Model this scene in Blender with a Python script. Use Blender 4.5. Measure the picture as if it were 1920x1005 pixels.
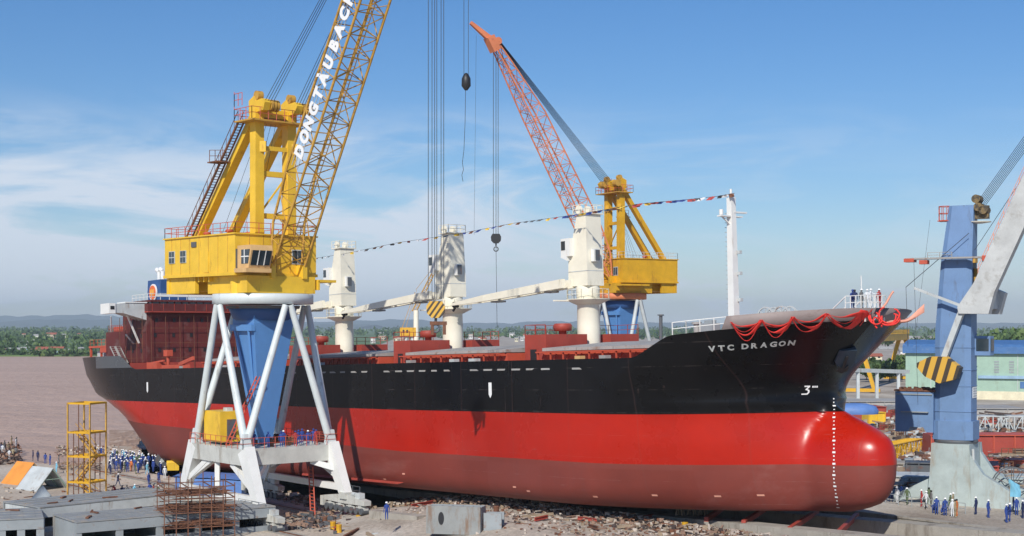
import bpy, bmesh, math, random
from mathutils import Vector, Matrix, noise as mnoise
random.seed(7)
D=bpy.data; C=bpy.context.scene
R=math.radians
for o in list(D.objects): D.objects.remove(o)
# ------------------------------------------------------------------ camera
EYE=20.5; F=2696.0
cam=D.cameras.new('camera'); camo=D.objects.new('camera',cam); C.collection.objects.link(camo)
camo.location=(0,0,EYE); camo.rotation_euler=(R(90),0,0)
cam.sensor_width=36; cam.lens=36*F/1920; cam.shift_y=109.5/1920; cam.clip_start=1; cam.clip_end=60000
C.camera=camo
# ------------------------------------------------------------------ sky, sun, exposure
SUN_EL=37.5; sd=Vector((-.279,-.960,0)).normalized()
w=D.worlds.new('World'); C.world=w; w.use_nodes=True
N=w.node_tree.nodes; L=w.node_tree.links; N.clear()
out=N.new('ShaderNodeOutputWorld'); bg=N.new('ShaderNodeBackground'); bg.inputs[1].default_value=.093
sky=N.new('ShaderNodeTexSky'); sky.sky_type='NISHITA'; sky.sun_disc=False
sky.sun_elevation=R(SUN_EL); sky.sun_rotation=math.atan2(sd.x,sd.y)
sky.air_density=1.0; sky.dust_density=.25; sky.ozone_density=3.0
tc=N.new('ShaderNodeTexCoord'); sep=N.new('ShaderNodeSeparateXYZ'); L.new(tc.outputs['Generated'],sep.inputs[0])
def wmath(op,a,b=None,c=None):
    n=N.new('ShaderNodeMath'); n.operation=op
    for i,v in enumerate((a,b,c)):
        if v is None: continue
        if isinstance(v,(int,float)): n.inputs[i].default_value=v
        else: L.new(v,n.inputs[i])
    return n.outputs[0]
cmb=N.new('ShaderNodeCombineXYZ'); L.new(sep.outputs[0],cmb.inputs[0]); L.new(sep.outputs[2],cmb.inputs[1]); L.new(sep.outputs[1],cmb.inputs[2])
def cloud(sx,sy,lo,hi,off,det=8,rough=.6,dist=.5,rot=0):
    mp=N.new('ShaderNodeMapping'); L.new(cmb.outputs[0],mp.inputs[0]); mp.inputs['Scale'].default_value=(sx,sy,.6); mp.inputs['Location'].default_value=off; mp.inputs['Rotation'].default_value=(0,0,rot)
    n=N.new('ShaderNodeTexNoise'); n.inputs['Scale'].default_value=1; n.inputs['Detail'].default_value=det; n.inputs['Roughness'].default_value=rough; n.inputs['Distortion'].default_value=dist
    L.new(mp.outputs[0],n.inputs['Vector'])
    r=N.new('ShaderNodeMapRange'); r.interpolation_type='SMOOTHSTEP'; r.inputs['From Min'].default_value=lo; r.inputs['From Max'].default_value=hi
    L.new(n.outputs['Fac'],r.inputs['Value']); return r.outputs[0]
def mrange(v,a,b_,lo=0,hi=1):
    n=N.new('ShaderNodeMapRange'); n.interpolation_type='SMOOTHSTEP'; L.new(v,n.inputs['Value']); n.inputs['From Min'].default_value=a; n.inputs['From Max'].default_value=b_; n.inputs['To Min'].default_value=lo; n.inputs['To Max'].default_value=hi; return n.outputs[0]
el=sep.outputs[2]
c1=cloud(4.2,17,.39,.58,(2.3,.4,0),9,.58,.9,.10)      # broad veils
c2=cloud(14,60,.50,.68,(7,2,0),9,.58,.4)               # small low cumulus streaks
c3=cloud(6,30,.46,.66,(1,5,0),8,.62,1.1,.15)             # thin cirrus wisps
side=mrange(sep.outputs[0],.14,-.06,.10,1)
veil=wmath('MULTIPLY',wmath('MULTIPLY',c1,mrange(el,.165,.075)),side)
wisp=wmath('MULTIPLY',wmath('MULTIPLY',c3,mrange(el,.17,.10,0,.28)),mrange(sep.outputs[0],.30,.0,.5,1))
low=wmath('MULTIPLY',c2,wmath('MULTIPLY',mrange(el,.05,.02),mrange(el,.002,.012,0,.55)))
fac=wmath('MINIMUM',wmath('ADD',wmath('ADD',wmath('MULTIPLY',veil,1.05),wisp),wmath('ADD',low,mrange(el,.10,-.01,0,.30))),.88)
hs=N.new('ShaderNodeHueSaturation'); hs.inputs['Saturation'].default_value=1.28; L.new(sky.outputs[0],hs.inputs['Color'])
mix=N.new('ShaderNodeMix'); mix.data_type='RGBA'; L.new(fac,mix.inputs['Factor']); tint=N.new('ShaderNodeVectorMath'); tint.operation='MULTIPLY'; tint.inputs[1].default_value=(.84,.93,1.10); L.new(hs.outputs[0],tint.inputs[0]); L.new(tint.outputs[0],mix.inputs[6]); mix.inputs[7].default_value=(7.9,8.7,9.9,1)
L.new(mix.outputs[2],bg.inputs[0]); L.new(bg.outputs[0],out.inputs[0])
sl=D.lights.new('sun','SUN'); sl.energy=4.4; sl.angle=R(.53); sl.color=(1,.955,.88)
so=D.objects.new('sun',sl); C.collection.objects.link(so)
dv=Vector((sd.x*math.cos(R(SUN_EL)),sd.y*math.cos(R(SUN_EL)),math.sin(R(SUN_EL))))
so.rotation_euler=dv.to_track_quat('Z','Y').to_euler(); so.location=(-60,-60,90)
C.view_settings.view_transform='Standard'; C.view_settings.look='None'; C.view_settings.exposure=0; C.view_settings.gamma=1
C.render.engine='CYCLES'
# ------------------------------------------------------------------ materials
def mat(name,col,rough=.6,metal=0,var=.18,scale=.6,dirt=None,dirt_amt=0,dirt_scale=1.2,streak=0,bump=0,bscale=8,coat=0,spec=.5,emit=None):
    m=D.materials.new(name); m.use_nodes=True; nt=m.node_tree; n=nt.nodes; l=nt.links
    p=n['Principled BSDF']; p.inputs['Roughness'].default_value=rough; p.inputs['Metallic'].default_value=metal
    p.inputs['Coat Weight'].default_value=coat; p.inputs['Coat Roughness'].default_value=.08; p.inputs['Specular IOR Level'].default_value=spec
    t=n.new('ShaderNodeTexCoord'); a=n.new('ShaderNodeTexNoise'); a.inputs['Scale'].default_value=scale; a.inputs['Detail'].default_value=6; a.inputs['Roughness'].default_value=.65
    l.new(t.outputs['Object'],a.inputs['Vector'])
    r=n.new('ShaderNodeMapRange'); r.inputs['From Min'].default_value=.3; r.inputs['From Max'].default_value=.7; l.new(a.outputs['Fac'],r.inputs['Value'])
    x=n.new('ShaderNodeMix'); x.data_type='RGBA'; x.inputs[6].default_value=tuple(c*(1-var) for c in col)+(1,); x.inputs[7].default_value=tuple(min(1,c*(1+var*.6)) for c in col)+(1,)
    l.new(r.outputs[0],x.inputs['Factor']); last=x.outputs[2]
    if dirt:
        mp=n.new('ShaderNodeMapping'); l.new(t.outputs['Object'],mp.inputs[0]); mp.inputs['Scale'].default_value=(1,1,.25 if streak else 1)
        b=n.new('ShaderNodeTexNoise'); b.inputs['Scale'].default_value=dirt_scale; b.inputs['Detail'].default_value=9; b.inputs['Roughness'].default_value=.7; l.new(mp.outputs[0],b.inputs['Vector'])
        rr=n.new('ShaderNodeMapRange'); rr.inputs['From Min'].default_value=.66-.3*dirt_amt; rr.inputs['From Max'].default_value=.78-.25*dirt_amt; rr.inputs['To Max'].default_value=.85; l.new(b.outputs['Fac'],rr.inputs['Value'])
        y=n.new('ShaderNodeMix'); y.data_type='RGBA'; y.inputs[7].default_value=tuple(dirt)+(1,); l.new(rr.outputs[0],y.inputs['Factor']); l.new(last,y.inputs[6]); last=y.outputs[2]
    l.new(last,p.inputs['Base Color'])
    if bump:
        c=n.new('ShaderNodeTexNoise'); c.inputs['Scale'].default_value=bscale; c.inputs['Detail'].default_value=6; l.new(t.outputs['Object'],c.inputs['Vector'])
        bb=n.new('ShaderNodeBump'); bb.inputs['Strength'].default_value=bump; bb.inputs['Distance'].default_value=.1; l.new(c.outputs['Fac'],bb.inputs['Height']); l.new(bb.outputs[0],p.inputs['Normal'])
    return m
RUST=(.16,.055,.025); GRIME=(.13,.11,.09)
M=dict(
 yellow=mat('yellow_paint',(.80,.50,.035),.45,dirt=(.35,.17,.03),dirt_amt=.22,dirt_scale=1.1,streak=1,var=.14),
 yellow2=mat('deep_yellow_paint',(.66,.36,.012),.5,dirt=(.3,.13,.02),dirt_amt=.3,streak=1),
 jibyellow=mat('weathered_ochre_paint',(.55,.31,.05),.6,dirt=(.2,.10,.03),dirt_amt=.5,dirt_scale=2),
 jiborange=mat('salmon_orange_paint',(.72,.23,.10),.55,dirt=(.4,.1,.04),dirt_amt=.3),
 white=mat('white_paint',(.78,.78,.74),.4,dirt=(.45,.38,.28),dirt_amt=.18,dirt_scale=1.4,streak=1,var=.07),
 cream=mat('cream_white_paint',(.84,.79,.64),.38,dirt=(.45,.40,.28),dirt_amt=.22,dirt_scale=.8,streak=1,var=.08),
 legwhite=mat('pale_grey_paint',(.62,.67,.66),.42,dirt=(.3,.28,.24),dirt_amt=.25,streak=1,var=.1),
 dirtywhite=mat('grimy_white_paint',(.55,.55,.50),.65,dirt=(.26,.22,.17),dirt_amt=.38,dirt_scale=.9,streak=1),
 blue=mat('crane_blue_paint',(.10,.255,.54),.45,dirt=(.09,.13,.2),dirt_amt=.12,dirt_scale=2.5,streak=1,var=.07),
 blue2=mat('mast_blue_paint',(.15,.255,.44),.55,dirt=(.11,.14,.20),dirt_amt=.28,dirt_scale=1.3,streak=1,var=.12),
 dblue=mat('dark_blue_paint',(.03,.09,.25),.5),
 rblue=mat('roof_blue',(.06,.16,.36),.6,dirt=(.2,.25,.32),dirt_amt=.3),
 redox=mat('red_oxide_primer',(.36,.055,.035),.6,dirt=(.20,.05,.035),dirt_amt=.35,var=.2),
 redrail=mat('bright_oxide_red',(.52,.09,.045),.55,dirt=(.25,.06,.04),dirt_amt=.3),
 housered=mat('matt_dark_oxide_red',(.115,.018,.015),.65,dirt=(.16,.10,.09),dirt_amt=.4,dirt_scale=.35,var=.25,scale=.25),
 grey=mat('primer_grey',(.30,.33,.34),.55,dirt=(.22,.13,.09),dirt_amt=.3,var=.15),
 gdark=mat('dark_grey_steel',(.10,.11,.12),.6,dirt=RUST,dirt_amt=.4),
 lgrey=mat('light_grey_steel',(.52,.55,.54),.55,dirt=(.28,.2,.14),dirt_amt=.35,streak=1),
 deckgrey=mat('dusty_grey_deck',(.36,.35,.33),.75,dirt=(.24,.15,.1),dirt_amt=.4),
 black=mat('black_steel',(.02,.02,.022),.5),
 rope=mat('dark_wire_rope',(.05,.055,.065),.7,var=.1),
 rust=mat('rusty_steel',(.20,.085,.045),.85,dirt=(.08,.04,.03),dirt_amt=.6,var=.3,scale=2),
 wood=mat('weathered_timber',(.33,.25,.17),.85,var=.3,scale=3),
 conc=mat('stained_concrete',(.36,.33,.28),.9,dirt=(.17,.14,.11),dirt_amt=.5,dirt_scale=.7,streak=1,bump=.4),
 orange=mat('orange_sheet',(.78,.30,.05),.6), glass=mat('dark_window_glass',(.03,.045,.055),.08,var=.1,spec=.8),
 tan=mat('tan_cab_paint',(.66,.42,.18),.5), redcloth=mat('red_bunting_cloth',(.75,.04,.03),.75,var=.2,scale=5),
 tarp=mat('blue_tarpaulin',(.11,.22,.50),.55,bump=.5,bscale=2), green=mat('pale_green_cladding',(.33,.47,.37),.75,var=.10,dirt=(.25,.30,.22),dirt_amt=.3,streak=1,dirt_scale=.4),
 creamw=mat('cream_wall',(.72,.66,.47),.8), signw=mat('sign_white',(.8,.8,.78),.6,var=.05), pink=mat('pinkish_red_cloth',(.75,.35,.25),.8),
 skin=mat('skin',(.42,.24,.15),.6,var=.05), shoe=mat('dark_shoe',(.03,.03,.03),.6),
 bark=mat('bark',(.13,.09,.06),.9), helmetw=mat('helmet_white',(.82,.82,.80),.35,var=.03), helmety=mat('helmet_yellow',(.8,.5,.05),.35,var=.03),
 hair=mat('black_hair',(.015,.012,.012),.6), flagred=mat('flag_red',(.42,.07,.06),.8), flagblue=mat('flag_blue',(.03,.06,.25),.8), flagyel=mat('flag_yellow',(.75,.5,.06),.8), flagwhite=mat('flag_white',(.7,.7,.7),.8),
)
CL={'blue':mat('blue_overall_cloth',(.025,.06,.26),.85,scale=6),'navy':mat('navy_cloth',(.015,.025,.09),.85,scale=6),'white':mat('white_shirt_cloth',(.66,.68,.70),.85,scale=6),'grey':mat('grey_cloth',(.16,.16,.16),.85),'orange':mat('orange_cloth',(.65,.19,.05),.85),'red':mat('red_cloth',(.4,.04,.04),.85),'green':mat('olive_cloth',(.10,.14,.07),.85),'khaki':mat('khaki_cloth',(.35,.28,.17),.85),'teal':mat('sky_blue_cloth',(.2,.5,.66),.85)}
# ------------------------------------------------------------------ mesh helpers
class MB:
    def __init__(s): s.v=[]; s.f=[]; s.m=[]; s.s=[]
    def add(s,vs,fs,mi=0,sm=False):
        b=len(s.v); s.v+= [tuple(v) for v in vs]
        for f in fs: s.f.append(tuple(b+i for i in f)); s.m.append(mi); s.s.append(sm)
    def box(s,c,sz,rz=0,mi=0,taper=1,ty=None):
        x,y,z=[a/2 for a in sz]; ty=taper if ty is None else ty; cr,sr=math.cos(rz),math.sin(rz); vs=[]
        for k,(a,b,d) in enumerate([(-x,-y,-z),(x,-y,-z),(x,y,-z),(-x,y,-z),(-x,-y,z),(x,-y,z),(x,y,z),(-x,y,z)]):
            if k>3: a*=taper; b*=ty
            vs.append((c[0]+a*cr-b*sr,c[1]+a*sr+b*cr,c[2]+d))
        s.add(vs,[(0,3,2,1),(4,5,6,7),(0,1,5,4),(1,2,6,5),(2,3,7,6),(3,0,4,7)],mi); return s
    def bar(s,p,q,w,h=None,mi=0,up=(0,0,1),w2=None,h2=None):
        h=h or w; w2=w2 or w; h2=h2 or h; p=Vector(p);q=Vector(q);d=(q-p).normalized(); u=Vector(up)
        if abs(d.dot(u))>.98: u=Vector((1,0,0))
        a=d.cross(u).normalized(); b=a.cross(d).normalized(); vs=[]
        for c,ww,hh in ((p,w,h),(q,w2,h2)):
            for i,j in ((-1,-1),(1,-1),(1,1),(-1,1)): vs.append(c+a*i*ww/2+b*j*hh/2)
        s.add(vs,[(0,1,2,3),(7,6,5,4),(0,4,5,1),(1,5,6,2),(2,6,7,3),(3,7,4,0)],mi); return s
    def tube(s,p,q,r,r2=None,n=8,mi=0,caps=True):
        r2=r if r2 is None else r2; p=Vector(p);q=Vector(q);d=(q-p).normalized(); u=Vector((0,0,1)) if abs(d.z)<.98 else Vector((1,0,0))
        a=d.cross(u).normalized(); b=a.cross(d); vs=[]
        for c,rr in ((p,r),(q,r2)):
            for i in range(n):
                t=2*math.pi*i/n; vs.append(c+(a*math.cos(t)+b*math.sin(t))*rr)
        s.add(vs,[(i,i+n,(i+1)%n+n,(i+1)%n) for i in range(n)],mi,n>5)
        if caps: s.add(vs[:n],[tuple(range(n))],mi); s.add(vs[n:],[tuple(reversed(range(n)))],mi)
        return s
    def lathe(s,c,prof,n=24,mi=0,sm=True):
        vs=[];fs=[]
        for r,z in prof:
            for i in range(n):
                t=2*math.pi*i/n; vs.append((c[0]+r*math.cos(t),c[1]+r*math.sin(t),c[2]+z))
        for k in range(len(prof)-1):
            for i in range(n): fs.append((k*n+i,k*n+(i+1)%n,(k+1)*n+(i+1)%n,(k+1)*n+i))
        s.add(vs,fs,mi,sm)
        s.add(vs[:n],[tuple(reversed(range(n)))],mi); s.add(vs[-n:],[tuple(range(n))],mi); return s
    def prism(s,poly,a,b,frame,mi=0):   # poly in (u,v); frame(u,v,w)->point ; extruded w from a to b
        n=len(poly); vs=[frame(u,v,a) for u,v in poly]+[frame(u,v,b) for u,v in poly]
        s.add(vs,[tuple(reversed(range(n))),tuple(range(n,2*n))]+[(i,(i+1)%n,(i+1)%n+n,i+n) for i in range(n)],mi); return s
    def poly_line(s,pts,r,n=6,mi=0):
        for i in range(len(pts)-1): s.tube(pts[i],pts[i+1],r,n=n,mi=mi,caps=False)
        return s
    def rail(s,pts,h=1.1,r=.03,step=1.5,mi=0,mid=1):
        for i in range(len(pts)-1):
            p=Vector(pts[i]);q=Vector(pts[i+1]);n=max(1,round((q-p).length/step))
            for k in range(n+1):
                c=p.lerp(q,k/n); s.bar(c,c+Vector((0,0,h)),r*2,mi=mi)
            for j in range(mid+1):
                z=Vector((0,0,h*(1-j*.5))); s.bar(p+z,q+z,r*1.7,mi=mi)
        return s
    def build(s,name,mats,parent=None,loc=None,rot=None,recalc=False):
        me=D.meshes.new(name); me.from_pydata(s.v,[],s.f)
        mats=mats if isinstance(mats,(list,tuple)) else [mats]
        for m in mats: me.materials.append(m)
        me.polygons.foreach_set('material_index',s.m); me.polygons.foreach_set('use_smooth',s.s)
        if recalc:
            b=bmesh.new(); b.from_mesh(me); bmesh.ops.recalc_face_normals(b,faces=b.faces); b.to_mesh(me); b.free()
        me.update(); o=D.objects.new(name,me); C.collection.objects.link(o)
        if parent: o.parent=parent
        if loc: o.location=loc
        if rot is not None: o.rotation_euler=rot if isinstance(rot,tuple) else (0,0,rot)
        return o
def tag(o,label=None,cat=None,group=None,kind=None):
    if label:o['label']=label
    if cat:o['category']=cat
    if group:o['group']=group
    if kind:o['kind']=kind
    return o
def empty(name,loc=(0,0,0),rot=0,label=None,cat=None,group=None):
    o=D.objects.new(name,None); C.collection.objects.link(o); o.location=loc; o.rotation_euler=rot if isinstance(rot,tuple) else (0,0,rot); o.empty_display_size=.5
    return tag(o,label,cat,group)
def text_mesh(body,size,bold=.0,extrude=.02):
    cu=D.curves.new('lettering','FONT'); cu.body=body; cu.size=size; cu.offset=bold; cu.extrude=extrude; cu.resolution_u=3; cu.space_character=1.18
    ob=D.objects.new('lettering',cu); C.collection.objects.link(ob); dg=bpy.context.evaluated_depsgraph_get(); dg.update()
    me=D.meshes.new_from_object(ob.evaluated_get(dg)); D.objects.remove(ob); return me
def at(px,py,z=.3):
    h=EYE-z; Z=h*F/(py-612.); return Vector(((px-960)/F*Z,Z,z))
def atZ(px,py,Z): return Vector(((px-960)/F*Z,Z,EYE+(612-py)*Z/F))
TH=R(51.2055); OX,OZ=23.35,132.53
DD=Vector((math.cos(TH),-math.sin(TH),0)); NN=Vector((-math.sin(TH),-math.cos(TH),0))
def W(t,n,z=0): return Vector((OX,OZ,z))+DD*t+NN*n
YAW=-TH
def interp(x,tab):
    if x<=tab[0][0]: return tab[0][1]
    for (a,b),(c,d) in zip(tab,tab[1:]):
        if x<=c: return b+(d-b)*(x-a)/(c-a)
    return tab[-1][1]
# ------------------------------------------------------------------ setting: water, land, slipway, hills
def water_mat():
    m=D.materials.new('muddy_river_water'); m.use_nodes=True; n=m.node_tree.nodes; l=m.node_tree.links; p=n['Principled BSDF']
    t=n.new('ShaderNodeTexCoord'); a=n.new('ShaderNodeTexNoise'); a.inputs['Scale'].default_value=.03; a.inputs['Detail'].default_value=9
    mp=n.new('ShaderNodeMapping'); mp.inputs['Scale'].default_value=(.35,1.6,1); l.new(t.outputs['Object'],mp.inputs[0]); l.new(mp.outputs[0],a.inputs['Vector'])
    x=n.new('ShaderNodeMix'); x.data_type='RGBA'; x.inputs[6].default_value=(.42,.285,.205,1); x.inputs[7].default_value=(.62,.43,.32,1); l.new(a.outputs['Fac'],x.inputs['Factor']); l.new(x.outputs[2],p.inputs['Base Color'])
    p.inputs['Roughness'].default_value=.5; p.inputs['Specular IOR Level'].default_value=.22
    b=n.new('ShaderNodeTexNoise'); b.inputs['Scale'].default_value=.16; b.inputs['Detail'].default_value=12; b.inputs['Roughness'].default_value=.6; l.new(t.outputs['Object'],b.inputs['Vector'])
    bb=n.new('ShaderNodeBump'); bb.inputs['Strength'].default_value=1; bb.inputs['Distance'].default_value=1.6; l.new(b.outputs['Fac'],bb.inputs['Height']); l.new(bb.outputs[0],p.inputs['Normal']); return m
def ground_mat(name,cols,scale,rough=.95,bump=.6,bs=1.5,fine=3):
    m=D.materials.new(name); m.use_nodes=True; n=m.node_tree.nodes; l=m.node_tree.links; p=n['Principled BSDF']; p.inputs['Roughness'].default_value=rough
    t=n.new('ShaderNodeTexCoord'); a=n.new('ShaderNodeTexNoise'); a.inputs['Scale'].default_value=scale; a.inputs['Detail'].default_value=10; a.inputs['Roughness'].default_value=.65; l.new(t.outputs['Object'],a.inputs['Vector'])
    cr=n.new('ShaderNodeValToRGB'); l.new(a.outputs['Fac'],cr.inputs[0]); e=cr.color_ramp.elements
    e[0].position=.3; e[0].color=cols[0]+(1,); e[1].position=.7; e[1].color=cols[-1]+(1,)
    for i,c in enumerate(cols[1:-1]): k=e.new(.3+.4*(i+1)/(len(cols)-1)); k.color=c+(1,)
    b=n.new('ShaderNodeTexNoise'); b.inputs['Scale'].default_value=fine; b.inputs['Detail'].default_value=8; l.new(t.outputs['Object'],b.inputs['Vector'])
    r=n.new('ShaderNodeMapRange'); r.inputs['From Min'].default_value=.3; r.inputs['From Max'].default_value=.7; r.inputs['To Min'].default_value=.75; r.inputs['To Max'].default_value=1.15; l.new(b.outputs['Fac'],r.inputs['Value'])
    y=n.new('ShaderNodeVectorMath'); y.operation='SCALE'; l.new(cr.outputs[0],y.inputs[0]); l.new(r.outputs[0],y.inputs['Scale']); l.new(y.outputs[0],p.inputs['Base Color'])
    bb=n.new('ShaderNodeBump'); bb.inputs['Strength'].default_value=bump; bb.inputs['Distance'].default_value=.15; l.new(b.outputs['Fac'],bb.inputs['Height']); l.new(bb.outputs[0],p.inputs['Normal']); return m
M['sand']=ground_mat('trodden_sand',[(.30,.23,.17),(.50,.42,.33),(.62,.55,.45)],.06)
M['yard']=ground_mat('dusty_yard_dirt',[(.26,.21,.165),(.41,.355,.29),(.56,.51,.44)],.09)
M['field']=ground_mat('green_field',[(.05,.10,.03),(.10,.17,.05),(.20,.23,.09)],.006,bump=.2,fine=.05)
M['mud']=ground_mat('wet_mud',[(.12,.08,.06),(.20,.13,.09)],.3)
WM=water_mat()
def sheet(name,pts,z,m,depth=2.0):
    b=MB(); n=len(pts); vs=[(p[0],p[1],z) for p in pts]+[(p[0],p[1],z-depth) for p in pts]
    b.add(vs,[tuple(range(n))]+[(i,i+n,(i+1)%n+n,(i+1)%n) for i in range(n)])
    return tag(b.build(name,m,recalc=False),kind='structure')
def ccw(pts):
    a=sum(p[0]*q[1]-q[0]*p[1] for p,q in zip(pts,pts[1:]+pts[:1])); return pts if a>0 else pts[::-1]
b=MB(); b.add([(-15000,-200,0),(15000,-200,0),(15000,14500,0),(-15000,14500,0)],[(0,1,2,3)]); tag(b.build('water',WM),kind='structure')
shore=[(-200,858),(0,860),(60,868),(128,873),(185,868),(200,856),(196,842),(215,836),(262,838),(300,852),(322,866),(345,884)]
pts=[tuple(at(x,y)[:2]) for x,y in shore]
pts+=[tuple(W(-97,16)[:2]),tuple(W(-92,-15)[:2]),tuple(W(30,-9.6)[:2]),tuple(W(120,-9.6)[:2]),(160,-60),(-260,-60)]
sheet('yard_ground',ccw(pts),.3,M['sand'])
P0=[W(110,-9.3),W(-18,-9.3),W(-20,-15.2),W(-100,-15.2),W(-118,-60),W(-150,-120)]
pts=[tuple(p[:2]) for p in P0]+[(-60,620),(-110,1100),(-200,2600),(14000,2600),(14000,-60),(160,-60)]
sheet('dock_ground',ccw(pts),3.0,M['yard'],3)
fb=[(-14000,1010)]+[(x,985+14*math.sin(x*.021)+8*math.sin(x*.067)) for x in range(-900,300,30)]+[(300,2000),(14000,2000),(14000,14400),(-14000,14400)]
sheet('far_bank_ground',ccw(fb),.9,M['field'],2)
# slipway ways and trench
def slopez(t,d=0): return 4.1+.033*t+d
b=MB()
for n0,n1,zt0 in ((3.6,5.6,-1.15),(-5.6,-3.6,-1.15)):
    for k in range(14):
        t0=-84+8*k+.02; t1=t0+7.95; z0=.28
        vs=[W(t0,n0,z0),W(t1,n0,z0),W(t1,n1,z0),W(t0,n1,z0),W(t0,n0,slopez(t0,zt0)),W(t1,n0,slopez(t1,zt0)),W(t1,n1,slopez(t1,zt0)),W(t0,n1,slopez(t0,zt0))]
        if min(v.z for v in vs[4:])<.35: continue
        b.add(vs,[(0,1,2,3),(7,6,5,4),(0,4,5,1),(1,5,6,2),(2,6,7,3),(3,7,4,0)])
tag(b.build('slipway',M['conc'],recalc=True),kind='structure')
# retaining wall of the quay beside the bow, with a coping
b=MB()
for k in range(20):
    t0=-16+6*k; b.bar(W(t0+.03,-9.0,1.5),W(t0+5.97,-9.0,1.5),.55,2.95)
    b.bar(W(t0+.03,-9.05,3.06),W(t0+5.97,-9.05,3.06),.8,.16)
tag(b.build('retaining_wall',M['conc']),'stained concrete retaining wall holding up the quay beside the bow','wall')
# hills far away
def hills(name,Z,base,prof,seed,m):
    b=MB(); vs=[];fs=[];n=len(prof)
    nx=160; x0,x1=prof[0][0],prof[-1][0]
    for j in range(6):
        for i in range(nx+1):
            px=x0+(x1-x0)*i/nx; h=interp(px,prof)*.78
            X=(px-960)/F*Z; q=mnoise.fractal(Vector((px*.035+seed,j*.7,0)),1,2,6)
            k=(0,.45,.8,1,.6,0)[j]; zz=max(base,(h*Z/F+EYE)*k*(1+.22*q*(j>0)))
            vs.append((X,Z-1400+j*560+90*q,zz if 0<j<5 else base-1))
    for j in range(5):
        for i in range(nx): a=j*(nx+1)+i; fs.append((a,a+1,a+nx+2,a+nx+1))
    b.add(vs,fs,0,True); return tag(b.build(name,m,recalc=True),kind='structure')
M['hill']=ground_mat('wooded_hillside',[(.03,.055,.05),(.05,.08,.065),(.10,.12,.11)],.002,bump=.2,fine=.01)
hills('hills',11000,3.2,[(-300,6),(0,9),(30,15),(90,19),(110,12),(130,18),(190,16),(220,10),(260,15),(300,8),(420,9),(520,5),(640,6),(700,4)],3,M['hill'])
hills('hills',13800,3.2,[(-400,18),(60,26),(140,30),(200,24),(330,28),(480,18),(560,10),(620,13),(760,18),(840,10),(960,8),(1010,12),(1100,14),(1190,10),(1300,9),(1500,7),(1900,9),(2100,6)],11,M['hill'])
# ------------------------------------------------------------------ vegetation
LEAF=[mat('leaf_dark',(.035,.075,.02),.75,var=.3,scale=.2),mat('leaf_mid',(.065,.12,.03),.75,var=.3,scale=.2),mat('leaf_light',(.11,.17,.045),.75,var=.3,scale=.2)]
def leafclump(b,c,r,n,q,rz=.7):
    mi0=random.choice((0,0,1,1,2))
    for _ in range(n):
        v=Vector((random.gauss(0,1),random.gauss(0,1),random.gauss(0,1))).normalized()*random.uniform(.55,1.05)
        p=Vector(c)+Vector((v.x*r,v.y*r,v.z*r*rz))
        a=Vector((random.gauss(0,1),random.gauss(0,1),random.gauss(0,.6))).normalized(); e=a.orthogonal().normalized()
        e=(Matrix.Rotation(random.uniform(0,6.28),3,a)@e); s2=q*random.uniform(.6,1.3); g=a.cross(e)
        mi=mi0 if random.random()<.6 else random.choice((0,1,2))
        b.add([p-e*s2-g*s2*.6,p+e*s2-g*s2*.5,p+e*s2*.7+g*s2*.6,p-e*s2*.6+g*s2*.7],[(0,1,2,3)],mi)
b=MB(); rnd=random.Random(5)
for i in range(520):     # bushes right at the far waterline
    X=rnd.uniform(-700,-150); Y=985+rnd.uniform(0,32)+14*math.sin(X*.021)+8*math.sin(X*.067); r=rnd.uniform(2.2,5.2)
    leafclump(b,(X,Y,.6+r*.5),r*.9,16,1.2)
for i in range(3300):
    Y=1095*math.exp(rnd.random()**1.1*1.7); px=rnd.uniform(-60,2000); 
    if px>185 and Y<1900: continue
    X=(px-960)/F*Y; s=Y/1000; 
    if px>560 and mnoise.noise(Vector((X*.002,Y*.0012,0)))<-.02: continue
    r=rnd.uniform(3,6.5)*s**.55
    leafclump(b,(X,Y,.9+r*.7+rnd.random()*1.5),r,12,1.5*s**.6)
tag(b.build('far_woodland',LEAF),'continuous green woodland along the far bank running to the horizon','woodland',kind='stuff')
def tree(loc,h,r,kind,label,group,name='broadleaf_tree'):
    e=empty(name,loc,random.uniform(0,6),label,'tree',group)
    b=MB(); b.tube((0,0,-.2),(0,0,h*.5),.05*h*.6,.02*h,8)
    cr=MB()
    for k in range(6):
        a=k*1.05+random.random(); q=(math.cos(a)*r*.5,math.sin(a)*r*.5,h*random.uniform(.6,.8)); b.tube((0,0,h*.38),q,.018*h,.007*h,5)
        leafclump(cr,q,r*.55,60,r*.12)
    leafclump(cr,(0,0,h*.82),r*.6,80,r*.12); leafclump(cr,(0,0,h*.62),r*.75,80,r*.13)
    b.build('trunk',M['bark'],e); cr.build('crown',LEAF,e); return e
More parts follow.
